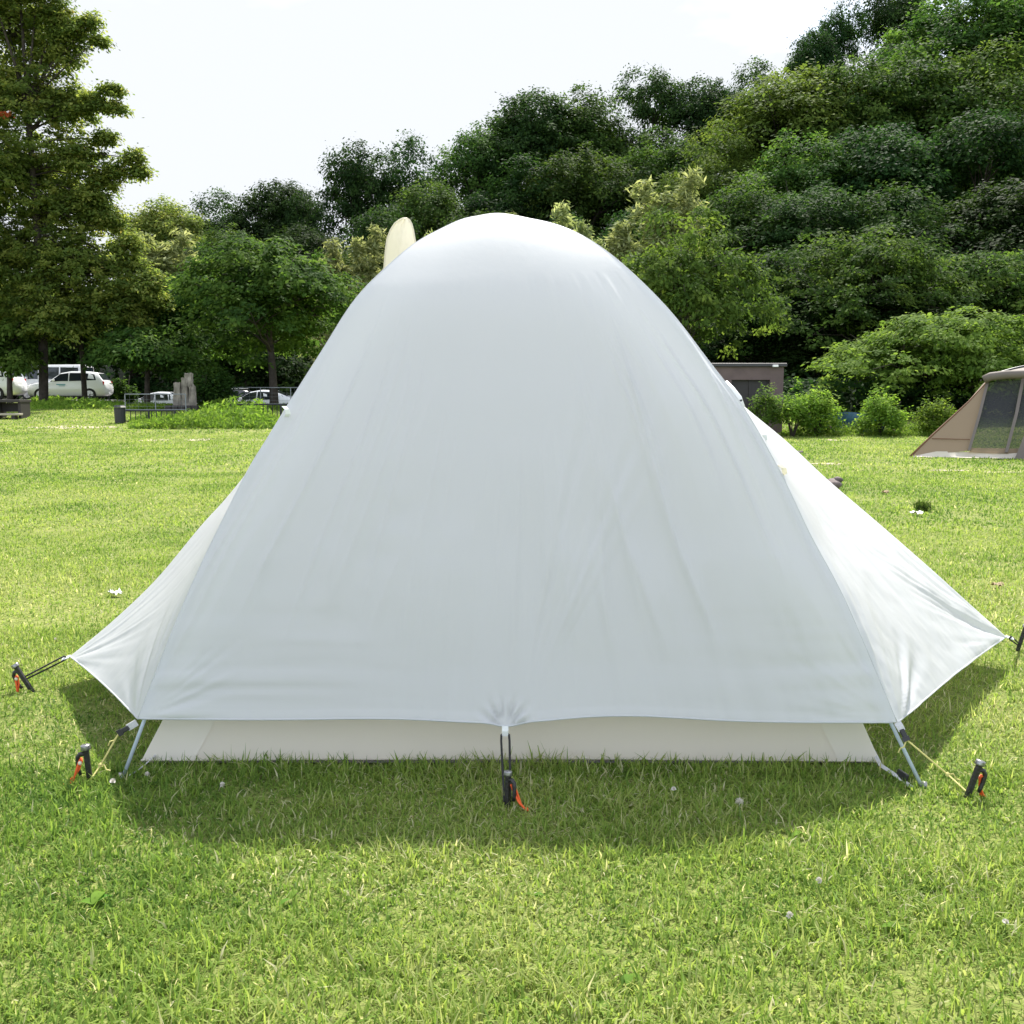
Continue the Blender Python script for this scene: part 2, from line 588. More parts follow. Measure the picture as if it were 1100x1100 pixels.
# ================================================================ TREES: where they stand
# (photo px of crown centre, photo px of crown top, distance Y, crown width in photo px, height m, kind, label)
HILL_TREES = [
    (178, 214, 92, 100, 11, 'olive', 'yellowish feathery topped tree on the low skyline right of the maple'),
    (232, 206, 96, 100, 11, 'dark', 'dark round tree on the low skyline beside the yellowish feathery one'),
    (292, 196, 96, 100, 12, 'dark', 'flat topped dark tree at the left end of the ridge, below the tall dark pair'),
    (330, 208, 94, 70, 10, 'dark', 'small dark tree filling the dip left of the tall dark pair on the skyline'),
    (388, 157, 90, 95, 14, 'dark', 'tall near-black tree at the skyline step, left of its twin'),
    (446, 148, 92, 95, 14, 'dark', 'tall near-black tree on the skyline, right one of the dark pair above the vent flap'),
    (508, 140, 92, 110, 13, 'mid', 'green skyline tree where the ridge starts climbing right of the dark pair'),
    (566, 103, 94, 120, 13, 'dark', 'dense dark tree on the ridge directly above the white tent top'),
    (628, 97, 95, 110, 13, 'mid', 'rounded green ridge tree right of the dense one over the tent top'),
    (690, 76, 98, 105, 14, 'dark', 'dark bumpy-topped tree on the ridge, first of the high level stretch'),
    (752, 84, 98, 95, 13, 'dark', 'dark ridge tree in the dip of the high level stretch'),
    (812, 66, 100, 90, 13, 'dark', 'dark ridge tree just left of the conifer clump at the skyline notch'),
    (872, 36, 108, 70, 15, 'dark', 'near-black leaning tree lowest of the group on the upper skyline'),
    (912, 4, 110, 75, 16, 'dark', 'near-black tree in the middle of the group on the upper skyline'),
    (962, -22, 112, 90, 17, 'dark', 'near-black tree at the top of the skyline group, cut by the picture top'),
    (1030, -14, 92, 170, 15, 'mid', 'wide layered green tree at the hilltop near the top right corner'),
    (1110, -40, 92, 160, 15, 'mid', 'hilltop tree cut off by the top right corner'),
    (838, 80, 84, 160, 14, 'light', 'bright yellow-green tree on the upper slope under the skyline notch'),
    (924, 70, 82, 150, 14, 'mid', 'layered green tree on the upper slope right of the bright yellow-green one'),
    (996, 52, 82, 160, 14, 'mid', 'broad green tree on the upper slope under the hilltop'),
    (1078, 48, 82, 160, 14, 'mid', 'layered broad tree on the upper slope at the right picture edge'),
    (470, 196, 82, 120, 12, 'mid', 'green tree on the slope behind the vent flap of the white tent'),
    (552, 172, 84, 130, 12, 'dark', 'dark tree halfway up the slope above the tent top'),
    (628, 160, 84, 130, 12, 'mid', 'green tree halfway up the slope, right of the dark one above the tent top'),
    (706, 142, 86, 120, 12, 'mid', 'green tree halfway up the slope behind the pale bamboo plumes'),
    (770, 138, 78, 120, 12, 'light', 'light green tree halfway up the slope beside the tallest bamboo plume'),
    (858, 146, 72, 160, 12, 'mid', 'layered green tree in the middle of the right slope'),
    (950, 136, 70, 170, 13, 'dark', 'spreading green tree in the middle of the right slope, one in from the edge tree'),  # dark leaf kind paints deeper shade into the right slope
    (1050, 126, 70, 180, 13, 'dark', 'dark spreading tree in the middle of the slope at the right edge'),
    (790, 196, 64, 150, 11, 'mid', 'green tree low on the slope behind the tree with bare grey limbs'),
    (880, 208, 60, 160, 11, 'dark', 'dark shaded tree low on the slope above the spreading cherry'),
    (975, 202, 58, 170, 11, 'dark', 'dark shaded tree low on the slope above the tan tent side trees'),
    (1078, 196, 58, 170, 12, 'dark', 'dark shaded tree low on the slope at the right edge'),
    (420, 224, 76, 110, 11, 'dark', 'dark tree low on the slope left of the vent flap'),
    (520, 228, 74, 130, 10, 'dark', 'dark tree low on the slope just over the tent top'),
    (610, 232, 70, 120, 10, 'dark', 'dark tree low on the slope behind the bamboo row'),
    (690, 222, 66, 120, 10, 'dark', 'dark tree low on the slope behind the grey limbed tree, on its left'),
    (250, 246, 84, 110, 10, 'mid', 'green tree below the low skyline, above the round cherry'),
    (318, 244, 82, 100, 10, 'dark', 'dark tree below the low skyline, left of the first bamboo plume'),
    (196, 262, 80, 100, 10, 'dark', 'dark tree between the maple and the round cherry, below the skyline'),
    (362, 262, 78, 90, 9, 'mid', 'green tree at the foot of the slope behind the first bamboo plume'),
    (840, 270, 52, 150, 9, 'dark', 'dark tree behind the brown hut at the foot of the slope'),
    (940, 300, 50, 170, 8, 'dark', 'dark tree behind the bright cherry at the foot of the slope'),  # dark leaves stand for the deep shade at the slope foot
    (1050, 290, 52, 180, 9, 'dark', 'dark tree behind the tan tent at the foot of the slope'),
]

def ss_np(a, b, x):
    t = np.clip((x - a) / (b - a), 0, 1)
    return t * t * (3 - 2 * t)


def gz_np(X, Y):
    dip = ss_np(46, 53, Y) * ss_np(-22.3, -19.3, X) * (1 - ss_np(-3, 3, X))
    return .95 * ss_np(24, 52, Y) - 1.1 * dip


pts = []
for (px, py, Y, w, h, k, lab) in HILL_TREES:
    p = at(px, py, Y)
    pts.append((p.x, p.y, max(p.z - h * 1.3, .9)))
# foot-of-slope anchor points keep the car park and field level
for x in range(-80, 81, 10):
    pts.append((x, 46 if x > 0 else 66, .95))
    pts.append((x, 36 if x > 0 else 56, .95))
pts.append((-70, 100, 5)); pts.append((-110, 110, 4)); pts.append((90, 90, 26)); pts.append((100, 60, 8)); pts.append((120, 130, 30))
pts.append((-60, 140, 8)); pts.append((0, 150, 16)); pts.append((60, 150, 28))
PTS = np.array(pts)


def hill_np(x, y):
    x = np.asarray(x, float)
    y = np.asarray(y, float)
    d2 = (x[..., None] - PTS[:, 0]) ** 2 + (y[..., None] - PTS[:, 1]) ** 2 + 6.0
    w = d2 ** -2.0
    z = (w * PTS[:, 2]).sum(-1) / w.sum(-1)
    edge = np.where(x > 4, 40.0, np.where(x < -6, 60.0, 60 - 20 * (x + 6) / 10))
    t = np.clip((y - edge) / 12, 0, 1)
    t = t * t * (3 - 2 * t)
    f = gz_np(x, y)
    return f * (1 - t) + np.maximum(z, f) * t


def hz(x, y):
    return float(hill_np(np.array([x]), np.array([y]))[0])


# ================================================================ GROUND, HILL, PATHS
def sheet(name, xs, ys, zf, mat, off=0.0):
    X, Y = np.meshgrid(xs, ys)
    Z = zf(X, Y) + off
    V = np.stack([X, Y, Z], -1).reshape(-1, 3)
    nx, ny = len(xs), len(ys)
    i = np.arange((ny - 1) * (nx - 1))
    r, c = i // (nx - 1), i % (nx - 1)
    a = r * nx + c
    Fq = np.stack([a, a + 1, a + nx + 1, a + nx], -1)
    return mesh_np(name, V, Fq, mat, smooth=True)




ys = np.concatenate([np.linspace(-40, 22, 30), np.linspace(23, 66, 87), np.linspace(68, 900, 20)])
xs = np.concatenate([np.linspace(-700, -62, 10), np.linspace(-60, 60, 121), np.linspace(62, 700, 10)])


def ground_shape(X, Y):
    g = gz_np(X, Y)
    return g - .6 * np.clip((Y - 70) / 30, 0, 1)


tag(sheet('ground', xs, ys, ground_shape, M['lawn']), kind='structure')
hs_ = sheet('hill', np.linspace(-120, 130, 90), np.linspace(38, 170, 80), lambda X, Y: hill_np(X, Y) - .08 - .3 * (np.clip((52 - Y) / 10, 0, 1)), M['hill'])
tag(hs_, kind='structure')
# car park behind the railings on the left
tag(sheet('car_park', np.linspace(-42, -4, 77), np.linspace(53.2, 64, 40), gz_np, M['asphalt'], .012), kind='structure')

# worn strips of bare soil in the lawn
bare = bmesh.new()
for (x0, x1, py, w) in ((28, 128, 459, 1.6), (150, 182, 473, 1.3), (198, 230, 472.5, 1.2), (258, 285, 473, 1.0), (868, 906, 498.5, .55), (885, 915, 473, .7), (995, 1040, 505.5, .4), (1052, 1099, 507.5, .35), (0, 12, 474, 1.0)):
    n = 24
    rn = random.Random(int(x0 * 7 + py))
    up, lo = [], []
    for i in range(n + 1):
        t = i / n
        p = pg(x0 + (x1 - x0) * t, py)
        e = math.sin(math.pi * t) ** .6 * w * .5
        a = e * rn.uniform(.25, 1)
        b = e * rn.uniform(.25, 1)
        up.append(bare.verts.new((p.x, p.y + a, field_z(0, p.y + a) + .006)))
        lo.append(bare.verts.new((p.x, p.y - b, field_z(0, p.y - b) + .006)))
    for i in range(n):
        bare.faces.new((lo[i], lo[i + 1], up[i + 1], up[i]))
bmesh.ops.remove_doubles(bare, verts=bare.verts[:], dist=1e-4)
tag(obj('dirt_path', bare, M['dirt']), kind='structure')


# ================================================================ FOLIAGE
def leaf_quads(Cn, T, N, L, W, bend=0.15):
    """one bent diamond of two triangles (a quad) per leaf"""
    B = np.cross(N, T)
    B /= np.linalg.norm(B, axis=1, keepdims=True) + 1e-9
    l = L[:, None]
    w = W[:, None]
    v0 = Cn - T * l * .5
    v1 = Cn + B * w * .5 - N * l * bend * .4 + T * l * .05
    v2 = Cn + T * l * .5 - N * l * bend
    v3 = Cn - B * w * .5 - N * l * bend * .4 + T * l * .05
    V = np.stack([v0, v1, v2, v3], 1).reshape(-1, 3)
    Fq = np.arange(len(V)).reshape(-1, 4)
    return V, Fq


def unit(a):
    return a / (np.linalg.norm(a, axis=-1, keepdims=True) + 1e-9)


def make_tree(seed, H, W, base, ncl, nl, leaf, mat, bark, lobes=6, flat=.5, cl_r=.9, droop=0.0, trunk_r=.22, shell=.55, vz=.72, limbs_vis=True, asym=(0, 0)):
    """returns (trunk mesh object, crown mesh object) unlinked to a thing; tree stands at the origin"""
    g = np.random.default_rng(seed)
    zc0 = H * base
    # limbs
    rn = random.Random(seed)
    tb = bmesh.new()
    lean = Vector((rn.uniform(-.04, .04) * H, rn.uniform(-.04, .04) * H, 0))
    fork = H * (base + .12)
    trunk_pts = [Vector((0, 0, -.3)), Vector((lean.x * .2, lean.y * .2, fork * .5)), Vector((lean.x * .6, lean.y * .6, fork)), Vector((lean.x, lean.y, H * .8))]
    tube(tb, [trunk_pts[0], Vector((0, 0, .15)), trunk_pts[1], trunk_pts[2]], trunk_r * 1.25, 9, trunk_r * .75)
    tube(tb, [trunk_pts[2], trunk_pts[3]], trunk_r * .72, 7, .03)
    lob = []
    for i in range(lobes):
        a = 2 * math.pi * (i + rn.uniform(-.3, .3)) / lobes
        hh = rn.uniform(.15, .95)
        # dome envelope
        rr = W * .5 * (1 - hh ** 2.2 * .75) * rn.uniform(.55, .8)
        c = Vector((math.cos(a) * rr + lean.x + asym[0] * rr, math.sin(a) * rr + lean.y + asym[1] * rr, zc0 + (H - zc0) * hh * .86))
        lr = W * rn.uniform(.20, .30)
        lob.append((c, lr))
        st = trunk_pts[1].lerp(trunk_pts[2], rn.uniform(.55, 1)) if hh < .5 else trunk_pts[2].lerp(trunk_pts[3], rn.uniform(0, .5))
        mid = st.lerp(c, .5) + Vector((0, 0, rn.uniform(-.05, .1) * W))
        tube(tb, [st, st.lerp(mid, .5) + Vector((0, 0, .02 * H)), mid, c], trunk_r * rn.uniform(.35, .5), 6, .02)
        for k in range(4):
            e = c + Vector((rn.uniform(-1, 1), rn.uniform(-1, 1), rn.uniform(-.3, .8))) * lr * .9
            s_ = mid.lerp(c, rn.uniform(.1, .9))
            tube(tb, [s_, s_.lerp(e, .5) + Vector((0, 0, .1 * lr)), e], trunk_r * .16, 5, .012)
    top = (Vector((lean.x, lean.y, H - W * .17)), W * .24)
    lob.append(top)
    LC = np.array([tuple(c) for c, r in lob])
    LR = np.array([r for c, r in lob])
    # leaf clumps on the lobes' shells
    k = g.integers(0, len(lob), ncl)
    d = unit(g.normal(size=(ncl, 3)))
    d[:, 2] = np.where(d[:, 2] < -.35, -d[:, 2] * .6, d[:, 2])
    rad = shell + (1.08 - shell) * g.random(ncl) ** .5
    cc = LC[k] + unit(d) * (LR[k] * rad)[:, None] * np.array([1, 1, vz])
    low = cc[:, 2] < zc0 * .85
    cc[low, 2] = zc0 * .85 + g.random(low.sum()) * .5
    # leaves in each clump: flattened sprays
    n = ncl * nl
    ci = np.repeat(np.arange(ncl), nl)
    crs = cl_r * (0.6 + .8 * g.random(ncl))
    off = g.normal(size=(n, 3)) * .42
    off[:, 2] *= flat
    outward = unit(cc - LC[k])
    off = off * crs[ci][:, None]
    # sprays sag away from the stem
    hr = np.linalg.norm(off[:, :2], axis=1)
    off[:, 2] -= droop * hr
    P = cc[ci] + off
    N = unit(np.stack([g.normal(size=n) * .6, g.normal(size=n) * .6, np.full(n, .8)], -1) + outward[ci] * .8)
    T0 = unit(off + g.normal(size=(n, 3)) * .25 * crs[ci][:, None] + outward[ci] * .2)
    T = unit(T0 - N * (T0 * N).sum(1, keepdims=True))
    L = leaf * (.6 + .8 * g.random(n))
    Wd = L * (.42 + .2 * g.random(n))
    V, Fq = leaf_quads(P, T, N, L, Wd)
    ctint = g.random(ncl)
    tint = np.clip(.62 * ctint[ci] + .38 * g.random(n) + (P[:, 2] - zc0) / H * .12 - .05, 0, 1)
    trunk = obj('trunk', tb, bark, None, True)
    crown = mesh_np('crown', V, Fq, mat, tint=np.repeat(tint, 4))
    return trunk, crown


class Proto:
    def __init__(self, trunk, crown, H, W):
        self.t, self.c, self.H, self.W = trunk, crown, H, W
        self.used = False


def place(proto, name, label, loc, H, W, rz, cat='tree', group=None):
    r = thing(name, label, cat, loc, rz, group)
    r.scale = (W / proto.W, W / proto.W, H / proto.H)
    if not proto.used:
        proto.t.parent = r
        proto.c.parent = r
        proto.used = True
    else:
        for s in (proto.t, proto.c):
            c = s.copy()
            C.objects.link(c)
            c.parent = r
    return r


def measure(tr, cr, H, W):
    co = np.empty(len(cr.data.vertices) * 3, np.float32)
    cr.data.vertices.foreach_get('co', co)
    co = co.reshape(-1, 3)
    hx = np.percentile(np.hypot(co[:, 0], co[:, 1]), 97)
    return Proto(tr, cr, float(np.percentile(co[:, 2], 99.8)), float(hx * 2))


PROTO = {}
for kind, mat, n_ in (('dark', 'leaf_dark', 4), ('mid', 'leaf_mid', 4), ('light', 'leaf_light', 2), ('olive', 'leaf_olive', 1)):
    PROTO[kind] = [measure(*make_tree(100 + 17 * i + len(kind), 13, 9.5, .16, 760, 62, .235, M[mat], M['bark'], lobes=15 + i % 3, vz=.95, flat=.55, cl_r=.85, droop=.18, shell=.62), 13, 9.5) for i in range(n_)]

cnt = {}
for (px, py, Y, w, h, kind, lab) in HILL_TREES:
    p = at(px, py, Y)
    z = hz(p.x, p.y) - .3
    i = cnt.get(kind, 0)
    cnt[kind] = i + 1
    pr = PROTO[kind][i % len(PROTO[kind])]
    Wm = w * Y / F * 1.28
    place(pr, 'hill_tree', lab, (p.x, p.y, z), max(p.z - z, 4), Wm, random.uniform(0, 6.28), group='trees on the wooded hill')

# hillside undergrowth: nobody could count it
g = np.random.default_rng(5)
n = 60000
ux = g.uniform(-75, 75, n)
uy = g.uniform(45, 125, n)
edge = np.where(ux > 4, 44.0, 66.0)
keep = (uy > edge) & (np.abs(ux) < uy * .62 + 4)
ux, uy = ux[keep], uy[keep]
n = len(ux)
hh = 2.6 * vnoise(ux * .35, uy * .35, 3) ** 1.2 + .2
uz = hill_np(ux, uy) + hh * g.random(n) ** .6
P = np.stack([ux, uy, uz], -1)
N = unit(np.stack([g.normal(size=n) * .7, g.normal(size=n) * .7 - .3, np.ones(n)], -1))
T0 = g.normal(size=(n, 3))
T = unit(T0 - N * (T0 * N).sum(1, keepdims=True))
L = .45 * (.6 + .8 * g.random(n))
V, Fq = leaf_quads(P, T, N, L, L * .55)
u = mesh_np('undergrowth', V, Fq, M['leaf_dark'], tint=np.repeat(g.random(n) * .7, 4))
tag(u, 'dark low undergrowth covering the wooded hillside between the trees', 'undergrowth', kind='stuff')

n = 16000  # dark leaves added to cover lit lawn where deep shade belongs
ux = np.concatenate([g.uniform(3, 34, n), g.uniform(-38, -2, n // 2)])
uy = np.concatenate([g.uniform(36.5, 45, n), g.uniform(65, 68, n // 2)])
n = len(ux)
hh = .5 + 1.3 * vnoise(ux * .5, uy * .5, 13)
P = np.stack([ux, uy, hill_np(ux, uy) + hh * g.random(n) ** .7], -1)
N = unit(np.stack([g.normal(size=n) * .7, g.normal(size=n) * .7 - .3, np.ones(n)], -1))
T0 = g.normal(size=(n, 3))
T = unit(T0 - N * (T0 * N).sum(1, keepdims=True))
L = .30 * (.6 + .8 * g.random(n))
V, Fq = leaf_quads(P, T, N, L, L * .55)
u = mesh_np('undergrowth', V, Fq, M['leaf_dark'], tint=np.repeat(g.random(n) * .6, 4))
tag(u, 'low dark leaves behind bushes and cars, added for the shade under the trees', 'undergrowth', kind='stuff')

# ---- trees of the park, front row
def solo(seed, name, label, px, py, Y, wpx, mat, bark='bark', base=.28, ncl=420, nl=60, leaf=.2, rz=0, zbase=None, rough_w=1.0, group=None, trunk_r=.16, **kw):
    p = at(px, py, Y)
    z = (field_z(p.x, Y) if Y < 60 else hz(p.x, Y)) if zbase is None else zbase
    H = p.z - z
    W = wpx * Y / F
    pr = measure(*make_tree(seed, H, W, base, ncl, nl, leaf, M[mat], M[bark], trunk_r=trunk_r, **kw), H, W)
    return place(pr, name, label, (p.x, Y, z), H, W * rough_w, rz, group=group)


PARK = 'park trees in front of the wooded hill'
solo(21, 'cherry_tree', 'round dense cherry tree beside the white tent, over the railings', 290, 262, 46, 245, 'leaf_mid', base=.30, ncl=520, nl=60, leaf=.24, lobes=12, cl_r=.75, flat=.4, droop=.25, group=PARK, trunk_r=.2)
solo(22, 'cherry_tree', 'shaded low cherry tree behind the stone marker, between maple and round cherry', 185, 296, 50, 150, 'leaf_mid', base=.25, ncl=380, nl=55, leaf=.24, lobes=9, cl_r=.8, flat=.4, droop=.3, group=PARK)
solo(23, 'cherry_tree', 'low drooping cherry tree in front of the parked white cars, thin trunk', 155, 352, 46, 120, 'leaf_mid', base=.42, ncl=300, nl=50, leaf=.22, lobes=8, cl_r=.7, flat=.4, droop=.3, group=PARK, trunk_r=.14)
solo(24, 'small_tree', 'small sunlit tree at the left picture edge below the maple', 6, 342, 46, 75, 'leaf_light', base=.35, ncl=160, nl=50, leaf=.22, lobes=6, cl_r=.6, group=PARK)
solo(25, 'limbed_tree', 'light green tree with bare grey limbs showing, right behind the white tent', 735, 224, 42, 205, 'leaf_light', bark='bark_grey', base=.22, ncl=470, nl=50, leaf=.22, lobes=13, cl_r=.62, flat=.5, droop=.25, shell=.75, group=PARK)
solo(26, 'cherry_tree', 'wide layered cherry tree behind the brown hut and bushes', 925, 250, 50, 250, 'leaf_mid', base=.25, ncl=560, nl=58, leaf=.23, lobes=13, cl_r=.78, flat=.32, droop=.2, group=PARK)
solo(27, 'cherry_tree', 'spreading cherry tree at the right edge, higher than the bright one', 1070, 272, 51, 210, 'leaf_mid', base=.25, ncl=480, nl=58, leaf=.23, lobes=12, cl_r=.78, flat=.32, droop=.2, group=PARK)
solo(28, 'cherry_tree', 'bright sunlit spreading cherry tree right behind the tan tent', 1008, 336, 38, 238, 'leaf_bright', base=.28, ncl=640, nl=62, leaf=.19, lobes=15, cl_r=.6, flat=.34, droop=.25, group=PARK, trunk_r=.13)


# ---- the big maple on the left, with its reaching branch ends
def big_maple():
    Y = 47.0
    z0 = field_z(0, Y)
    x0 = at(47, 430, Y).x
    t = thing('maple_tree', 'tall spreading olive-green maple with dark trunk at the left edge', 'tree', (x0, Y, z0), 0, PARK)
    g = np.random.default_rng(77)
    rn = random.Random(77)
    H = at(0, -60, Y).z - z0

    def loc(px, py, dy=0.0):
        p = at(px, py, Y + dy)
        return Vector((p.x - x0, dy, p.z - z0))
    tb = bmesh.new()
    top = loc(20, -30)
    forks = [Vector((0, 0, -.3)), Vector((0, 0, .2)), loc(46, 350), loc(40, 250), loc(30, 120), top]
    tube(tb, forks[:3], .21, 10, .20)
    tube(tb, forks[2:], .24, 8, .04)
    # spray centres traced over the crown: px, py, spread px
    ends = []
    lobes = [(8, 30, 56), (62, 58, 30), (30, 118, 62), (78, 118, 26), (20, 200, 78), (84, 172, 28), (74, 232, 50), (112, 238, 20), (15, 290, 84), (84, 296, 60), (128, 284, 28), (150, 316, 24),
             (118, 330, 40), (60, 346, 42), (12, 346, 40), (150, 340, 18), (-62, 60, 80), (-70, 180, 92), (-72, 300, 86), (-20, -40, 60), (40, -10, 24),
             (104, 112, 15), (120, 98, 11), (112, 150, 12), (108, 196, 15), (126, 184, 14), (144, 170, 11), (150, 186, 9), (80, 34, 15), (96, 24, 10), (104, 44, 8), (140, 262, 13), (164, 300, 12), (172, 326, 11), (100, 214, 16), (60, 20, 20), (124, 116, 8)]
    cl_c, cl_r, cl_o = [], [], []
    for (px, py, r) in lobes:
        R_ = r * Y / F
        small = r < 20
        c0 = loc(px, py, 0 if small else rn.uniform(-.5, .5) * R_)
        st = forks[3].lerp(forks[4], max(0, min(1, (300 - py) / 220))) if py < 300 else forks[2].lerp(forks[3], max(0, min(1, (390 - py) / 120)))
        md = st.lerp(c0, .5) + Vector((0, 0, .35))
        tube(tb, [st, st.lerp(md, .6) + Vector((0, 0, .1)), md.lerp(c0, .4), c0], .05 if small else .085, 6, .012)
        m = int(10 + 62 * R_ ** 1.75)
        for i in range(m):
            d = g.normal(size=3)
            d /= np.linalg.norm(d)
            if d[2] < -.5:
                d[2] *= -.5
            k_ = R_ * (.35 + .75 * rn.random() ** .6) * rn.uniform(.8, 1.15)
            c = c0 + Vector((d[0] * k_, d[1] * k_ * (.8 if not small else 1), d[2] * k_ * .85))
            cl_c.append(tuple(c))
            cl_r.append(rn.uniform(.22, .5))
            cl_o.append(tuple(d))
            if i % 5 == 0:
                tube(tb, [c0.lerp(md, .2), c0.lerp(c, .6) + Vector((0, 0, .05)), c], .02, 4, .007)
    cl_c = np.array(cl_c)
    cl_r = np.array(cl_r)
    cl_o = np.array(cl_o)
    nl = 44
    ci = np.repeat(np.arange(len(cl_c)), nl)
    n = len(ci)
    off = g.normal(size=(n, 3)) * np.array([.5, .5, .26])
    off *= cl_r[ci][:, None]
    off[:, 2] -= .2 * np.hypot(off[:, 0], off[:, 1])
    P = cl_c[ci] + off
    N = unit(np.stack([g.normal(size=n) * .55, g.normal(size=n) * .55, np.full(n, .8)], -1) + cl_o[ci] * .5)
    T0 = off + g.normal(size=(n, 3)) * .15
    T = unit(T0 - N * (T0 * N).sum(1, keepdims=True))
    L = .17 * (.6 + .8 * g.random(n))
    V, Fq = leaf_quads(P, T, N, L, L * .55)
    ct = g.random(len(cl_c))
    tint = np.clip(.6 * ct[ci] + .4 * g.random(n), 0, .985)
    obj('trunk', tb, M['bark'], t, True)
    mesh_np('crown', V, Fq, M['leaf_olive'], t, tint=np.repeat(tint, 4))
    # a tuft of leaves already turned orange
    c0 = loc(3, 122, -3.4)
    n = 90
    off = g.normal(size=(n, 3)) * np.array([.16, .12, .06])
    N = unit(np.stack([g.normal(size=n) * .5, g.normal(size=n) * .5 - .6, np.ones(n)], -1))
    T0 = off + g.normal(size=(n, 3)) * .15
    T = unit(T0 - N * (T0 * N).sum(1, keepdims=True))
    L = .14 * (.6 + .8 * g.random(n))
    V, Fq = leaf_quads(np.array(tuple(c0)) + off, T, N, L, L * .55)
    mesh_np('orange_leaves', V, Fq, M['orange_leaf'], t, tint=np.repeat(g.random(n), 4))


big_maple()
# second slim trunked tree in front of the cars
def slim_trunk_tree(px, pyb, py_t, Y, wpx, label, seed):
    return solo(seed, 'slim_tree', label, px, py_t, Y, wpx, 'leaf_dark', base=.52, ncl=180, nl=50, leaf=.22, lobes=7, cl_r=.7, flat=.4, droop=.25, trunk_r=.14, group=PARK)


slim_trunk_tree(86, 430, 316, 49, 100, 'slim straight trunked tree standing in front of the white estate car', 41)
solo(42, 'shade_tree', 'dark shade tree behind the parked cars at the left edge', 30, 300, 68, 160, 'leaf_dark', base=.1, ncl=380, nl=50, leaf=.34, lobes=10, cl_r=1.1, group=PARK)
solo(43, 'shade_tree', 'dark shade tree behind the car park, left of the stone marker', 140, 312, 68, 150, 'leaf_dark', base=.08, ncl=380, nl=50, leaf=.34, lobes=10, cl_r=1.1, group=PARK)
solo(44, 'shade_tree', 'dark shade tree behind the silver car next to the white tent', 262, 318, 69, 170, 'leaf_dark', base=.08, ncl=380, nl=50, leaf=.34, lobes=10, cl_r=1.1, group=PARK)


# ---- bamboo plumes
def bamboo_proto(seed):
    g = np.random.default_rng(seed)
    rn = random.Random(seed)
    H = 10.0
    tb = bmesh.new()
    P, Tn = [], []
    for s in range(3):
        bx_, by_ = rn.uniform(-.5, .5), rn.uniform(-.5, .5)
        ax, ay = rn.uniform(-.9, .9), rn.uniform(-.9, .9)
        Hs = H * rn.uniform(.8, 1)
        cur = []
        for i in range(13):
            t = i / 12
            cur.append(Vector((bx_ + ax * t ** 2.4, by_ + ay * t ** 2.4, -.3 + Hs * (t - .05 * t ** 4))))
        tube(tb, cur, .05, 6, .008)
        for i in range(46):
            t = .3 + .7 * (i / 46)
            k = int(t * 12)
            p = cur[min(k, 11)].lerp(cur[min(k + 1, 12)], t * 12 - k)
            a = rn.uniform(0, 6.28)
            ln = (1.05 - t) * 2.0 + .18
            e = p + Vector((math.cos(a) * ln, math.sin(a) * ln, ln * rn.uniform(.1, .55)))
            tube(tb, [p, e], .012, 4, .005)
            for q in range(40):
                u_ = rn.random() ** .7
                P.append(tuple(p.lerp(e, u_) + Vector((rn.gauss(0, .16), rn.gauss(0, .16), rn.gauss(-.03, .12)))))
                Tn.append((math.cos(a) + rn.gauss(0, .6), math.sin(a) + rn.gauss(0, .6), rn.gauss(-.2, .5)))
    P = np.array(P)
    n = len(P)
    T0 = unit(np.array(Tn))
    N = unit(np.stack([g.normal(size=n) * .7, g.normal(size=n) * .7, np.ones(n)], -1))
    T = unit(T0 - N * (T0 * N).sum(1, keepdims=True))
    L = .34 * (.6 + .8 * g.random(n))
    V, Fq = leaf_quads(P, T, N, L, L * .28)
    tr = obj('culm', tb, M['culm'], None, True)
    cr_ = mesh_np('foliage', V, Fq, M['leaf_bamboo'], tint=np.repeat(g.random(n), 4))
    return Proto(tr, cr_, H, 3.4)


bam = [bamboo_proto(3), bamboo_proto(9)]
for i, (px, py, Y, w, lab) in enumerate((
    (362, 226, 64, 46, 'pale bamboo plume left of the vent flap, above the round cherry'),
    (404, 222, 64, 44, 'pale bamboo plume directly left of the cream vent flap'),
    (456, 214, 62, 40, 'pale bamboo plume just right of the cream vent flap'),
    (548, 208, 60, 36, 'short pale bamboo plume over the tent top, leftmost of the row'),
    (578, 212, 60, 36, 'short pale bamboo plume over the tent top, second of the row'),
    (606, 196, 59, 46, 'pale bamboo plume over the right shoulder of the tent'),
    (634, 203, 60, 40, 'thin pale bamboo plume left of the limbed tree'),
    (694, 168, 57, 60, 'broad yellowish bamboo plume above the limbed tree'),
    (734, 140, 58, 52, 'tallest yellowish bamboo plume above the limbed tree'),
    (664, 226, 57, 44, 'low bamboo plume touching the left side of the limbed tree'),
    (168, 222, 76, 60, 'pale bamboo plume on the low skyline beside the maple'),
    (196, 228, 76, 50, 'dull bamboo plume on the low skyline, second from the maple'),
)):
    p = at(px, py, Y)
    z = hz(p.x, p.y) - .2
    pr = bam[i % 2]
    place(pr, 'bamboo_plume', lab, (p.x, p.y, z), max(p.z - z, 3), w * Y / F * 1.5, random.uniform(0, 6.28), cat='bamboo', group='bamboo plumes on the slope')


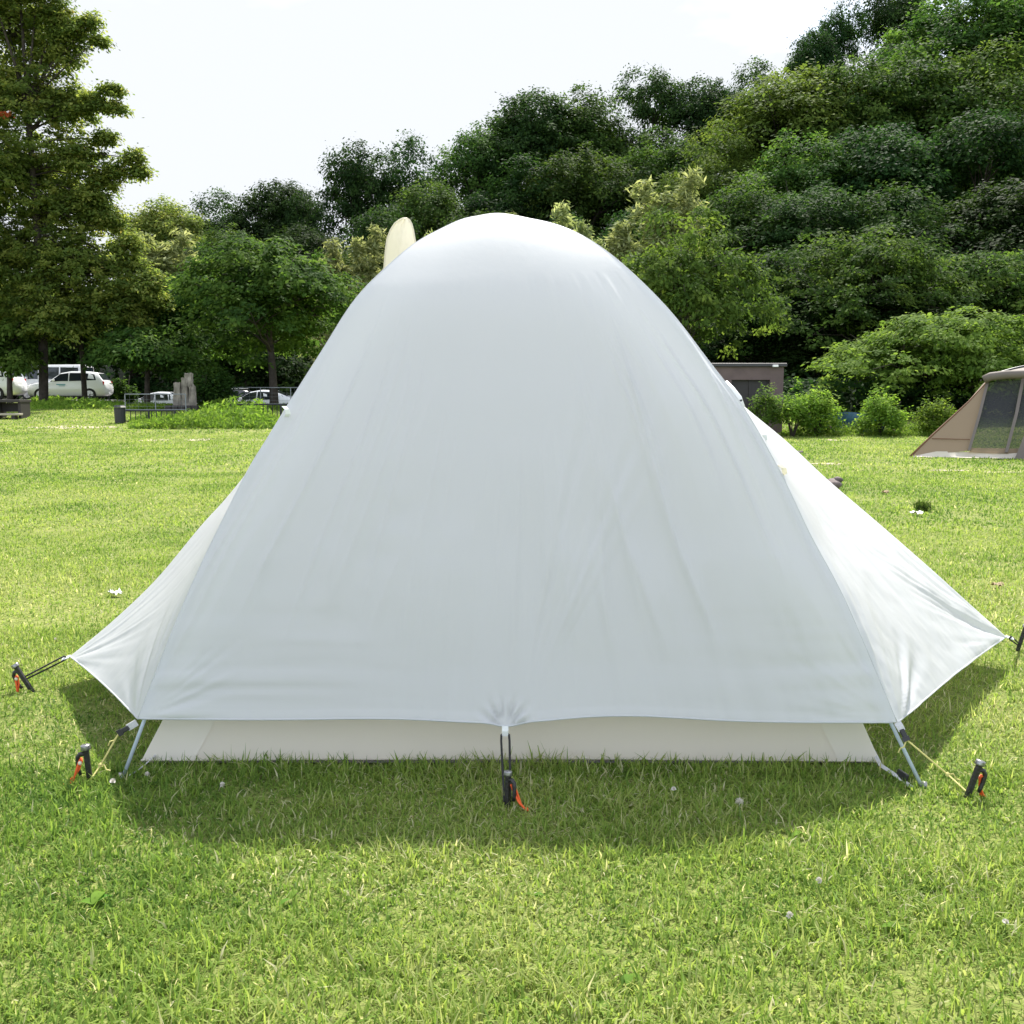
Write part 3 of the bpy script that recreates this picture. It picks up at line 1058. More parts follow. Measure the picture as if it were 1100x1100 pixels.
# ---- bushes
def bush(seed, name, label, px, py_top, py_base, wpx, mat, leaf=.09, n=5200, group=None, Yforce=None, stems=9, low=.25):
    b = pg(px, py_base)
    if Yforce:
        q = at(px, py_base, Yforce)
        b = Vector((q.x, Yforce, field_z(q.x, Yforce)))
    H = at(px, py_top, b.y).z - b.z
    W = wpx * b.y / F
    g = np.random.default_rng(seed)
    rn = random.Random(seed)
    t = thing(name, label, 'bush', tuple(b), 0, group)
    tb = bmesh.new()
    tips = []
    for i in range(stems):
        a = rn.uniform(0, 6.28)
        rr = rn.uniform(.15, .42) * W
        hh = H * rn.uniform(.55, .9)
        e = Vector((math.cos(a) * rr, math.sin(a) * rr, hh))
        tube(tb, [(0, 0, -.1), (math.cos(a) * rr * .35, math.sin(a) * rr * .35, hh * .55), tuple(e)], .022, 5, .008)
        tips.append(e)
    obj('stem', tb, M['bark'], t, True)
    nc = 70
    d = unit(g.normal(size=(nc, 3)))
    d[:, 2] = np.abs(d[:, 2])
    lump = .75 + .5 * vnoise(np.arctan2(d[:, 1], d[:, 0]) * 1.7 + seed * 5, d[:, 2] * 2.2, seed)
    rad = (.45 + .55 * g.random(nc) ** .5) * lump
    shoot = g.random(nc) < .16
    rad = np.where(shoot, rad * 1.28, rad)
    cc = d * rad[:, None] * np.array([W * .42, W * .42, H * (1 - low) * .9]) + np.array([0, 0, H * low])
    cc[:, 2] -= 0
    ci = g.integers(0, nc, n)
    off = g.normal(size=(n, 3)) * np.array([.075, .075, .07]) * W
    P = cc[ci] + off
    P[:, 2] = np.clip(P[:, 2], .05, None)
    N = unit(np.stack([g.normal(size=n) * .6, g.normal(size=n) * .6, np.ones(n)], -1) + d[ci] * .4)
    T0 = unit(off) + g.normal(size=(n, 3)) * .4 + np.array([0, 0, .5])
    T = unit(T0 - N * (T0 * N).sum(1, keepdims=True))
    L = leaf * (.6 + .8 * g.random(n))
    V, Fq = leaf_quads(P, T, N, L, L * .5)
    ct = g.random(nc)
    mesh_np('foliage', V, Fq, M[mat], t, tint=np.repeat(np.clip(.5 * ct[ci] + .5 * g.random(n), 0, 1), 4))
    return t


BG = 'leafy bushes along the far edge of the lawn'
bush(1, 'bush', 'thin dark-stemmed bush against the brown hut wall', 821, 418, 469, 40, 'leaf_light', n=2200, group=BG, low=.35)
bush(2, 'bush', 'pale small bush between the hut corner and the first round bush', 851, 422, 469, 46, 'leaf_weed', n=2400, group=BG, low=.35)
bush(3, 'bush', 'bright round bush left of the blue sheet', 877, 420, 468, 52, 'leaf_weed', group=BG)
bush(4, 'bush', 'bright round bush right of the blue sheet', 945, 424, 468, 54, 'leaf_weed', group=BG)
bush(5, 'bush', 'loose bush beside the low corner of the tan tent', 1006, 430, 468, 44, 'leaf_weed', n=3000, group=BG)
bush(6, 'bush', 'dark twiggy bush between stone marker and railing on the left', 222, 396, 446, 70, 'leaf_mid', leaf=.16, n=5200, group=BG, Yforce=43, low=.15)
bush(7, 'bush', 'dark bush behind the silver fence, right of the white cars', 136, 396, 436, 26, 'leaf_mid', leaf=.16, n=3000, group=BG, Yforce=52, low=.15)

# weeds and long grass at the far edge
def weeds(name, label, x0, x1, py0, py1, n, h, leaf, seed):
    g = np.random.default_rng(seed)
    px = g.uniform(x0, x1, n)
    py = g.uniform(py0, py1, n)
    # spread evenly over the ground between the two photo rows
    ya, yb = pg((x0 + x1) / 2, py0).y, pg((x0 + x1) / 2, py1).y
    Yw = g.uniform(min(ya, yb), max(ya, yb), n)
    Xw = (px - 550) / F * Yw
    P = np.stack([Xw, Yw, gz_np(Xw, Yw)], -1)
    e = np.sin(np.pi * np.clip((px - x0) / (x1 - x0), 0, 1)) ** .5
    hh = h * (.2 + 1.5 * fbm(P[:, 0] * 1.1, P[:, 1] * 1.1, seed, 3) ** 2.2 * 2) * e
    P[:, 2] += hh * g.random(n)
    N = unit(g.normal(size=(n, 3)) * .6 + np.array([0, -.3, .6]))
    T0 = g.normal(size=(n, 3)) * .5 + np.array([0, 0, 1.0])
    T = unit(T0 - N * (T0 * N).sum(1, keepdims=True))
    L = leaf * (.6 + .8 * g.random(n))
    V, Fq = leaf_quads(P, T, N, L, L * .3)
    o = mesh_np(name, V, Fq, M['leaf_weed'], tint=np.repeat(np.clip(g.random(n) * .7 + .3 * vnoise(P[:, 0], P[:, 1], 4), 0, 1), 4))
    tag(o, label, 'weeds', kind='stuff')


weeds('weeds', 'bank of long bright weeds in front of the black railings', 140, 305, 450, 461, 9000, .30, .18, 3)
weeds('weeds', 'taller clump of bright weeds before the round cherry and the railing', 205, 296, 447, 456, 3600, .42, .2, 8)
weeds('weeds', 'low weeds growing under the bright round bushes', 838, 1012, 463, 469, 5000, .22, .12, 4)
weeds('weeds', 'long weeds behind the silver framed fence beside the cars', 130, 320, 437, 441, 4500, .2, .2, 5)
weeds('weeds', 'rough grass on the raised verge below the white cars', 34, 138, 433, 440, 5200, .22, .2, 6)

# ================================================================ THE WHITE TENT
CY = 4.30                       # mid plane of the tent
footL = pg(130, 835)
footR = pg(993, 845)
apex = at(535, 229.5, CY)
left_px = [(148, 772), (184, 680), (217, 604), (264, 509), (287, 471), (312, 430), (345, 378), (380, 323), (413, 288.5), (445, 261.5), (475, 245), (501, 234)]
right_px = [(964, 776), (933, 702), (904, 636), (871, 575), (845, 520), (820, 473), (796, 433), (775, 405), (760, 386), (725, 340), (691, 304), (656, 273), (622, 251), (587, 238)]


def resample(P, n):
    P = np.array([tuple(p) for p in P], float)
    # smooth through a Catmull-Rom pass
    out_ = []
    m = len(P)
    for i in range(m - 1):
        p0 = P[max(i - 1, 0)]
        p1 = P[i]
        p2 = P[i + 1]
        p3 = P[min(i + 2, m - 1)]
        for k in range(16):
            t = k / 16
            out_.append(.5 * ((2 * p1) + (-p0 + p2) * t + (2 * p0 - 5 * p1 + 4 * p2 - p3) * t * t + (-p0 + 3 * p1 - 3 * p2 + p3) * t ** 3))
    out_.append(P[-1])
    Q = np.array(out_)
    s = np.concatenate([[0], np.cumsum(np.linalg.norm(np.diff(Q, axis=0), axis=1))])
    u_ = np.linspace(0, s[-1], n)
    return np.stack([np.interp(u_, s, Q[:, i]) for i in range(3)], -1)


arcL = [plane_hit(x, y, footL, Vector((apex.x, apex.y, 0))) for x, y in left_px] + [apex]
arcR = [plane_hit(x, y, footR, Vector((apex.x, apex.y, 0))) for x, y in right_px] + [apex]
NV = 260
NU = 300
LA = resample(arcL, NV)
RA = resample(arcR, NV)
# keep the ridge of both arcs smooth
def smooth_curve(A, it=14):
    A = A.copy()
    for _ in range(it):
        A[1:-1] = .25 * A[:-2] + .5 * A[1:-1] + .25 * A[2:]
    return A


LA = smooth_curve(LA)
RA = smooth_curve(RA)
tent = thing('white_tent', 'large white dome tent with two side vestibules pegged out on the lawn', 'tent', (0, CY, 0))


def tn(P):
    return np.asarray(P) - np.array([0, CY, 0])


def grid_obj(name, P, mat, parent, smooth=True):
    nv, nu, _ = P.shape
    i = np.arange((nv - 1) * (nu - 1))
    r, c = i // (nu - 1), i % (nu - 1)
    a = r * nu + c
    Fq = np.stack([a, a + 1, a + nu + 1, a + nu], -1)
    return mesh_np(name, P.reshape(-1, 3), Fq, mat, parent, smooth)


def normals_of(P):
    du = np.gradient(P, axis=1)
    dv = np.gradient(P, axis=0)
    n = np.cross(du, dv)
    return unit(n)


def front_panel(mirror=False):
    v = np.linspace(0, 1, NV)[:, None]
    u = np.linspace(0, 1, NU)[None, :]
    P = LA[:, None, :] * (1 - u[..., None]) + RA[:, None, :] * u[..., None]
    width = np.linalg.norm(RA - LA, axis=1)[:, None]
    # cloth bows inward a touch between the poles low down, outward near the top
    bow = np.sin(np.pi * u)
    P[..., 1] += (.012 * np.exp(-((v - .45) / .25) ** 2) - .015 * np.exp(-((v - .9) / .12) ** 2)) * bow ** 1.2 + 0 * v
    P[..., 2] += .045 * np.exp(-((v - .93) / .10) ** 2) * bow * np.clip(width / .8, 0, 1)
    # distances along the panel in metres
    S_ = v * 2.1
    xm = (u - .5) * width + 0 * v
    if not mirror:
        # hem line: slightly lifted to the right of the middle, pulled down at the middle
        lift = (.022 * np.exp(-((u - .64) / .13) ** 2) + .008 * np.exp(-((u - .33) / .12) ** 2) - .004) * np.sin(np.pi * u) ** .5
        pull = np.exp(-((u - .4895) / .018) ** 2)
        P[..., 2] += (lift - .012 * pull) * np.exp(-S_ / .16)
        P[..., 1] -= .035 * np.exp(-((u - .4895) / .10) ** 2) * np.exp(-S_ / .30)
    n = normals_of(P)
    n = np.where(n[..., 1:2] > 0, -n, n)
    D = np.zeros((NV, NU))
    # broad uneven tension
    D += .008 * (fbm(xm * 1.1 + 5, S_ * .9 + 2, 5, 3) - .5) * np.sin(np.pi * u) ** .5
    # soft creases fanning from the top to the hem
    ang = xm / (2.45 - S_)
    fold = fbm(ang * 11 + 40, S_ * .55, 31, 3) - .5
    rdg = (1 - np.abs(2 * vnoise(ang * 15 + 7 + .4 * np.sin(S_ * 3), S_ * .7, 131) - 1)) ** 3 + .6 * (1 - np.abs(2 * vnoise(ang * 29 + 3 + .3 * np.sin(S_ * 4 + 1), S_ * 1.1, 57) - 1)) ** 3
    msk = np.clip(fbm(xm * .9 + 9, S_ * .9, 8, 2) * 2.4 - .5, 0, 1) * np.clip((S_ - .15) / .3, 0, 1) * np.clip((1.42 - S_) / .5, 0, 1)
    D += .016 * fold * msk + .0170 * rdg * msk
    fine = fbm(ang * 42 + 4, S_ * 1.3, 77, 2) - .5
    msk2 = np.clip(fbm(xm * 1.4 + 3, S_ * 1.1 + 7, 18, 2) * 3.0 - 1.35, 0, 1) * np.clip((1.5 - S_) / .4, 0, 1)
    D += .012 * fine * msk2
    # diagonal pucker lines on the right half, as if pulled to the hem middle
    rr = np.hypot(xm - .02, S_)
    th = np.arctan2(S_, xm - .02)
    D += .006 * (vnoise(th * 26, rr * .8, 91) - .5) * np.clip((th - .9) / .1, 0, 1) * np.clip((1.45 - th) / .1, 0, 1) * np.clip((rr - .12) / .2, 0, 1) * np.clip((1.3 - rr) / .5, 0, 1)
    # horizontal ripples near the hem, left and right
    rip = fbm(xm * 1.6 + 2, S_ * 26 + .8 * np.sin(xm * 2), 54, 2) - .5
    D += .009 * rip * np.exp(-((S_ - .14) / .13) ** 2) * (np.clip((.42 - u) / .25, 0, 1) + np.clip((u - .62) / .25, 0, 1))
    # crumple texture on the left half
    cr_ = fbm(xm * 9 + .5 * S_, S_ * 15, 66, 3) - .5
    D += .0055 * cr_ * np.clip(1 - np.hypot((u - .27) / .23, (S_ - .48) / .42), 0, 1)
    # fan of pleats at the middle of the hem
    if not mirror:
        x1 = xm + .012 * width
        r_ = np.hypot(x1, S_ + .012)
        a_ = np.arctan2(S_ + .012, x1)
        env = np.exp(-((r_ - .052) / .030) ** 2)
        D += .0055 * np.cos(a_ * 13) * env
    # corner fans
    for sgn, cu in ((1, 0.0), (-1, 1.0)):
        xx = (u - cu) * width * sgn
        r_ = np.hypot(xx, S_)
        a_ = np.arctan2(S_, np.maximum(xx, 1e-4))
        D += .007 * (vnoise(a_ * 13 + cu * 9, r_ * 2, 12) - .5) * np.exp(-((r_ - .16) / .12) ** 2) * np.clip(xx / .05, 0, 1)
    # stitched hem: a slightly thicker band
    D += .0022 / (1 + np.exp((S_ - .022) / .0018))
    D *= 1.5 * np.clip(np.minimum(u, 1 - u) * width / .03, 0, 1) ** .6
    P = P + n * D[..., None]
    return P


FP = front_panel()
grid_obj('end_panel', tn(FP), M['fly'], tent)
BP = front_panel(True)
BP[..., 1] = 2 * CY - BP[..., 1]
grid_obj('end_panel', tn(BP), M['fly'], tent)

# hem tape along the bottom edge of the near panel
hem = bmesh.new()
tube(hem, [Vector(tn(FP[0, j] + np.array([0, -.0008, .001]))) for j in range(0, NU, 3)], .0030, 6)
obj('hem', hem, M['fly'], tent, True)

tipL = pg(75, 705, .115)
tipR = pg(1081, 684, .13)
ridge_L_px = [(515, 234), (468, 268), (410, 325), (352, 390), (311, 441), (286, 479), (264, 509), (240, 538.5), (216, 564.5), (168, 622), (120, 668)]
ridge_R_px = [(560, 236), (615, 260), (675, 306), (730, 364), (768, 406), (800, 437), (845, 474), (890, 516), (945, 563), (1000, 611), (1042, 649)]


def ridge(pxs, tip):
    P = [apex]
    m = len(pxs)
    for i, (x, y) in enumerate(pxs):
        t = (i + 1) / (m + 1)
        P.append(at(x, y, CY + (tip.y - CY) * t))
    P.append(tip)
    return smooth_curve(resample(P, NV), 12)


RL = ridge(ridge_L_px, tipL)
RR = ridge(ridge_R_px, tipR)
NS = 130


def side_panel(A, B, side, seed, back=False):
    """A: pole arc from apex to corner, B: ridge from apex to tip"""
    s = np.linspace(0, 1, NS)[None, :]
    t = np.linspace(0, 1, NV)[:, None]
    P = A[:, None, :] * (1 - s[..., None]) + B[:, None, :] * s[..., None]
    width = np.linalg.norm(A - B, axis=1)[:, None]
    # edge between corner and tip is slightly cut up, cloth sags inward a little
    cut = np.exp(-(1 - t) * 6) * np.sin(np.pi * s)
    P[..., 2] += .008 * cut
    P[..., 0] -= side * .004 * cut
    n = normals_of(P)
    if back:
        n = np.where(n[..., 1:2] < 0, -n, n)
    else:
        n = np.where((n[..., 0:1] * side - n[..., 1:2] * .2) < 0, -n, n)
    n = np.where(n[..., 2:3] < -.2, -n, n)
    P = P - n * (.035 * np.sin(np.pi * s) * np.sin(np.pi * np.clip(t, 0, 1)) * np.clip(width / .5, 0, 1))[..., None]
    D = np.zeros((NV, NS))
    dl = (1 - t) * 2.2
    w_ = s * width
    amp = 1.7 if side > 0 else .6
    # creases running into the tip and into the corner
    xr = (1 - s) * width
    th = np.arctan2(xr, dl + .02)
    rr = np.hypot(xr, dl)
    D += amp * .016 * (vnoise(th * 8 + seed, rr * .9, seed) - .5) * np.exp(-((rr - .22) / .26) ** 2)
    D += amp * .006 * (vnoise(th * 22 + seed, rr * 2.2, seed + 5) - .5) * np.exp(-((rr - .4) / .3) ** 2)
    th2 = np.arctan2(w_, dl + .02)
    rr2 = np.hypot(w_, dl)
    D += amp * .012 * (vnoise(th2 * 10 + seed, rr2 * .8, seed + 9) - .5) * np.exp(-((rr2 - .26) / .22) ** 2)
    D += amp * .006 * (fbm(w_ * 14 + dl * 6, dl * 9 - w_ * 4, seed + 3, 3) - .5) * np.clip((1.2 - dl) / .6, 0, 1)
    D += amp * .008 * (fbm(w_ * 3, dl * 2.5, seed + 7, 2) - .5)
    D *= np.clip(np.minimum(s, 1 - s) * width / .04, 0, 1) ** .7
    return P + n * D[..., None]


for (A, B, side, seed) in ((LA[::-1], RL, -1, 31), (RA[::-1], RR, 1, 62)):
    front = side_panel(A, B, side, seed)
    Ab = A.copy()
    Ab[:, 1] = 2 * CY - Ab[:, 1]
    back = side_panel(Ab, B, side, seed + 40, True)
    P = np.concatenate([front, back[:, ::-1][:, 1:]], axis=1)
    o = grid_obj('vestibule', tn(P), M['fly'], tent)
    hb = bmesh.new()
    tube(hb, [Vector(tn(front[-1, j])) for j in range(0, NS, 3)] + [Vector(tn(front[-1, NS - 1]))], .0030, 6)
    obj('hem', hb, M['fly'], o, True)

# raised seams along the two pole lines of the near side (double-stitched fabric)
for A in (LA, RA):
    sb = bmesh.new()
    tube(sb, [Vector(tn(A[i])) for i in range(0, NV - 6, 3)], .0014, 6)
    obj('seam', sb, M['fly'], tent, True)

# poles, crossing at the apex
def pole_path(foot, arc):
    P = [Vector(foot) + Vector((0, 0, -.01))] + [Vector(p) for p in arc[::6]]
    return P


cp = np.array([apex.x, CY, 0])
def shrink(A, k=.985):
    return cp + (A - cp) * k


def mir(p):
    return Vector((p[0], 2 * CY - p[1], p[2]))


for (foot, arc, foot2, arc2) in ((footL, LA, footR, RA), (footR, RA, footL, LA)):
    pb = bmesh.new()
    f1 = [Vector(foot) + Vector((0, 0, -.015))] + [Vector(shrink(arc[i:i + 1])[0]) for i in range(4, NV - 1, 8)]
    f2 = [mir(foot2) + Vector((0, 0, -.015))] + [mir(shrink(arc2[i:i + 1])[0]) for i in range(4, NV - 1, 8)]
    allp = f1 + f2[::-1]
    tube(pb, [p - Vector((0, CY, 0)) for p in allp], .0062, 8)
    po = obj('pole', pb, M['pole'], tent, True)
    for ft in (f1[0], f2[0]):
        eb = bmesh.new()
        d = Vector((0, CY, 0))
        tube(eb, [ft - d + Vector((0, 0, -.03)), ft - d + Vector((0, 0, .03))], .0085, 8)
        obj('pole_tip', eb, M['worn_steel'], po, True)

# inner tent
iL0 = pg(152, 822)
iR0 = pg(945, 822)
def inner_arc(A, base):
    k = .93
    Q = cp + (A - cp) * np.array([k, k, .90])
    w = np.linspace(1, 0, len(A)) ** 3
    b = np.array(tuple(base)) + np.array([0, 0, .012])
    n0 = 40
    low = np.linspace(b, Q[20], n0)
    return resample([Vector(p) for p in np.concatenate([low[::8], Q[24::12], Q[-1:]])], 70)


IL = inner_arc(LA, iL0)
IR = inner_arc(RA, iR0)
uu = np.linspace(0, 1, 60)[None, :, None]
def sagged(P):
    P = P.copy()
    b = np.sin(np.pi * uu[0, :, 0])
    P[..., 1] += .02 * b[None, :] * np.linspace(1, 0, 70)[:, None]
    P[..., 2] += .004 * (fbm(np.linspace(0, 9, 60)[None, :] + np.zeros((70, 1)), np.zeros((70, 60)), 5, 2) - .5) * np.exp(-np.linspace(0, 30, 70))[:, None]
    return P


IF = sagged(IL[:, None, :] * (1 - uu) + IR[:, None, :] * uu)
IB = IF.copy()
IB[..., 1] = 2 * CY - IB[..., 1]
def strip(A, B, m=30):
    w = np.linspace(0, 1, m)[None, :, None]
    return A[:, None, :] * (1 - w) + B[:, None, :] * w


ILb = IL.copy(); ILb[:, 1] = 2 * CY - ILb[:, 1]
IRb = IR.copy(); IRb[:, 1] = 2 * CY - IRb[:, 1]
ring = np.concatenate([IF, strip(IR, IRb)[:, 1:], IB[:, ::-1][:, 1:], strip(ILb, IL)[:, 1:]], axis=1)
inner = grid_obj('inner_tent', tn(ring), M['inner'], tent)
fb = bmesh.new()
q = [fb.verts.new(tn(p)) for p in (IL[0] + [0, .002, -.004], IR[0] + [0, .002, -.004], IRb[0] + [0, -.002, -.004], ILb[0] + [0, -.002, -.004])]
fb.faces.new(q)
obj('floor', fb, M['floor'], inner)
# slanting corner panels of the inner tent, sewn on
for (ua, ub, flip) in ((0.0, .07, 1), (.945, 1.0, -1)):
    rows = []
    for r in range(0, 20):
        t = r / 19
        row = []
        for k in range(9):
            if flip > 0:
                uk = ua + (ub + .028 * t - ua) * k / 8
            else:
                uk = (ua - .028 * t) + (ub - (ua - .028 * t)) * k / 8
            j = uk * 59
            j0 = int(min(58, j))
            p = IF[r, j0] * (1 - (j - j0)) + IF[r, j0 + 1] * (j - j0)
            row.append(p + np.array([0, -.0025, .0005]))
        rows.append(row)
    grid_obj('corner_panel', tn(np.array(rows)), M['inner_corner'], inner)
# white edging at the foot of the inner tent
eb = bmesh.new()
tube(eb, [Vector(tn(IF[0, j] + np.array([0, -.002, .004]))) for j in range(0, 60, 2)], .0035, 6)
obj('edging', eb, M['inner'], inner, True)

T0_ = Vector((0, CY, 0))
def L3(p):
    return Vector(p) - T0_


# vent hood standing up on the far left shoulder
HY = 4.46
hood_rows = [(234.5, 433, 437), (236.5, 428.5, 440), (240, 424, 442), (247, 419.5, 444), (256, 416, 445.5), (266, 414.5, 447.5), (277, 413.5, 450), (289, 412.5, 453), (302, 412, 456)]
G = []
for sgn in (1, -1):
    rows = []
    for (y, xa, xb) in hood_rows:
        row = []
        for k in range(13):
            u_ = k / 12
            bul = .035 * math.sin(math.pi * u_) * min(1, (y - 232) / 22)
            wr_ = .006 * math.sin(u_ * 17 + y * .12) * math.sin(math.pi * u_)
            row.append(tuple(L3(at(xa + (xb - xa) * u_, y, HY - sgn * (bul + wr_) + .05 * (u_ - .5)))))
        rows.append(row)
    G.append(np.array(rows))
grid_obj('vent_hood', np.concatenate([G[0], G[1][:, ::-1]], axis=1), M['cream'], tent)
hb2 = bmesh.new()
tube(hb2, [Vector(p) for p in G[0][::-1, 0]] + [Vector(p) for p in G[0][:, -1]], .0035, 6)
obj('vent_wire', hb2, M['cream'], tent, True)

# rolled flap with black strap on the right shoulder
rb = bmesh.new()
rp = [at(778, 413, 4.1), at(786, 420, 4.08), at(793, 428, 4.06), at(797, 438, 4.05)]
tube(rb, [L3(p) for p in rp], .020, 8, .014)
ro = obj('rolled_flap', rb, M['fly_hem'], tent, True)
sb2 = bmesh.new()
ribbon(sb2, [L3(at(789, 428, 4.02)), L3(at(793, 431, 4.0)), L3(at(797, 430, 4.02))], .008, (0, .3, 1), .003)
obj('strap', sb2, M['black_plastic'], ro)

# small fabric toggles
def toggle(px, py, Y, mat, ax=(1, 0, 0)):
    b = bmesh.new()
    p = L3(at(px, py, Y))
    ribbon(b, [p + Vector((-.012, 0, .014)), p + Vector((0, -.012, .004)), p + Vector((.004, -.010, -.012)), p + Vector((-.004, -.002, -.02))], .016, ax, .003)
    return obj('toggle', b, mat, tent)


iC = int(np.argmin(np.abs(LA[:, 2] - at(308, 441, 3.7).z)))
pC = LA[iC]
toggle(309, 441, pC[1] - .015, M['fly_hem'])
toggle(841, 504, float(RA[np.argmin(np.abs(RA[:, 2] - .84)), 1]) + .06, M['cream'])
toggle(820, 468, float(RA[np.argmin(np.abs(RA[:, 2] - 1.0)), 1]) + .08, M['fly_hem'])


# corner fittings: webbing, buckle, yellow line
def corner(hem_px, web_px, buck_px, line_px, Y0, Y1):
    hp = [L3(at(*hem_px, Y0)), L3(at(*web_px, (Y0 + Y1) / 2)), L3(at(*buck_px, (Y0 * .3 + Y1 * .7)))]
    b = bmesh.new()
    ribbon(b, hp, .022, (hp[2] - hp[0]).cross(Vector((0, 1, .2))), .003)
    w = obj('webbing', b, M['webbing'], tent)
    k = bmesh.new()
    d = (hp[2] - hp[1]).normalized()
    side = d.cross(Vector((0, 1, 0))).normalized()
    rot = Matrix((d, side, d.cross(side))).transposed()
    bx(k, hp[2] + d * .012, (.034, .016, .009), rot)
    bevel(k, .003)
    bx(k, hp[2] + d * .026, (.014, .021, .011), rot)
    obj('buckle', k, M['black_plastic'], w)
    lp = [hp[2] + d * .03] + [L3(pg(x, y, zz)) for (x, y, zz) in line_px]
    y_ = bmesh.new()
    tube(y_, lp, .0027, 6)
    # knots and loose ends
    for q_ in lp[1:-1]:
        blob(y_, q_, (.009, .007, .009), 3, .2, 1)
        tube(y_, [q_, q_ + Vector((.014, -.008, .006)), q_ + Vector((.022, -.012, -.010)), q_ + Vector((.035, -.01, -.014))], .0022, 5)
    q_ = lp[0]
    tube(y_, [q_, q_ + Vector((-.012, -.01, -.02)), q_ + Vector((-.024, -.014, -.022)), q_ + Vector((-.03, -.014, -.036))], .0022, 5)
    obj('guy_line', y_, M['yellow_cord'], tent)


corner((147, 776), (142, 779), (137, 782), [(108, 822, .045), (97, 838, .015)], float(LA[0, 1]), float(LA[0, 1]) - .02)
corner((964, 776), (967, 781), (969, 785), [(1018, 832, .04), (1039, 851, .02)], float(RA[0, 1]), float(RA[0, 1]) - .02)

# feet straps of the inner tent
b = bmesh.new()
ribbon(b, [L3(at(195, 777, 3.45)), L3(at(172, 806, 3.27)), L3(pg(155, 822, .02)), L3(pg(146, 829, .012)), L3(pg(134, 836, .004))], .014, (1, .2, .8), .003)
obj('foot_strap', b, M['webbing'], tent)
b = bmesh.new()
ribbon(b, [L3(at(932, 795, 3.33)), L3(pg(946, 822, .02)), L3(pg(958, 830, .018)), L3(pg(980, 846, .004))], .012, (1, -.2, .8), .003)
w = obj('foot_strap', b, M['webbing'], tent)
b = bmesh.new()
p0, p1 = L3(pg(962, 829, .02)), L3(pg(976, 839, .016))
d = (p1 - p0).normalized()
sd_ = d.cross(Vector((0, 1, 0))).normalized()
bx(b, (p0 + p1) / 2 + Vector((0, -.004, .004)), (.05, .026, .012), Matrix((d, sd_, d.cross(sd_))).transposed())
bevel(b, .004)
obj('buckle', b, M['black_plastic'], w)

# black elastic loops to the pegs
def shock(p_tent, p_peg, gap, sag=.004):
    a, c = Vector(p_tent), Vector(p_peg)
    d = (c - a).normalized()
    s = d.cross(Vector((0, 1, 0))).normalized() * gap
    b = bmesh.new()
    path = []
    for k in range(9):
        t = k / 8
        path.append(a + s * math.sin(math.pi * (t - .5)) * .5 * 1.0 + d * (-.006) * math.cos(math.pi * (t - .5)))
    loop = [a - s * .5 + d * .02] + path[1:-1] + [a + s * .5 + d * .02]
    A_ = [loop[0].lerp(c - s * .35, k / 6) for k in range(7)][::-1]
    B_ = [loop[-1].lerp(c + s * .35, k / 6) for k in range(7)]
    tube(b, A_ + loop[1:-1] + B_, .0036, 7)
    obj('elastic_loop', b, M['shock'], tent, True)


hemC = Vector(FP[0, int(.4895 * (NU - 1))])
tb_ = bmesh.new()
ribbon(tb_, [L3(hemC + Vector((0, -.004, .004))), L3(hemC + Vector((0, -.008, -.012))), L3(hemC + Vector((0, -.006, -.028)))], .020, (1, 0, 0), .004)
obj('webbing', tb_, M['fly_hem'], tent)
PEG_C = pg(545, 868)
shock(L3(hemC + Vector((0, -.007, -.026))), L3(PEG_C + Vector((0, .0, .02))), .026)
PEG_LF = pg(35, 743)
PEG_LN = pg(97, 841)
PEG_RN = pg(1038, 858)
PEG_RF = pg(1093, 699)
tb_ = bmesh.new()
ribbon(tb_, [L3(tipL), L3(tipL + Vector((-.03, -.008, -.012)))], .016, (0, 1, .6), .004)
obj('webbing', tb_, M['fly_hem'], tent)
shock(L3(tipL + Vector((-.02, -.006, -.006))), L3(at(26, 729, PEG_LF.y)), .016)
tb_ = bmesh.new()
ribbon(tb_, [L3(tipR), L3(tipR + Vector((.03, -.004, -.008)))], .016, (0, 1, .6), .004)
obj('webbing', tb_, M['fly_hem'], tent)
shock(L3(tipR + Vector((.015, -.006, -.003))), L3(at(1094, 692, PEG_RF.y)), .014)


# ================================================================ PEGS
def make_peg():
    t = thing('tent_peg', 'x', 'tent peg', (0, 0, 0), 0, 'pegs holding the white tent')
    b = bmesh.new()
    bx(b, (0, 0, .02), (.0165, .014, .19))
    bevel(b, .003)
    obj('shaft', b, M['black_iron'], t)
    b = bmesh.new()
    tube(b, [(0, 0, .110), (0, 0, .114), (0, 0, .121), (0, 0, .124)], .0148, 12, .014)
    obj('head', b, M['worn_steel'], t, True)
    b = bmesh.new()
    tube(b, [(-.004, 0, .096), (-.018, 0, .097), (-.027, 0, .088), (-.029, 0, .07), (-.029, 0, .045), (-.026, 0, .03)], .0078, 8, .006)
    obj('hook', b, M['black_iron'], t, True)
    b = bmesh.new()
    tube(b, [(-.018, -.004, .082), (-.024, -.010, .07), (-.034, -.014, .045), (-.045, -.016, .02), (-.06, -.018, .006), (-.072, -.016, .006), (-.066, -.008, .012), (-.046, -.006, .026), (-.026, -.006, .05), (-.016, -.002, .074), (-.018, .004, .083)], .0036, 7)
    blob(b, (-.07, -.016, .008), (.010, .008, .007), 4, .2, 1)
    c = obj('pull_cord', b, M['orange_cord'], t, True)
    b = bmesh.new()
    blob(b, (-.019, -.012, .072), (.006, .006, .007), 2, .05, 2)
    obj('bead', b, M['bead'], c, True)
    return t


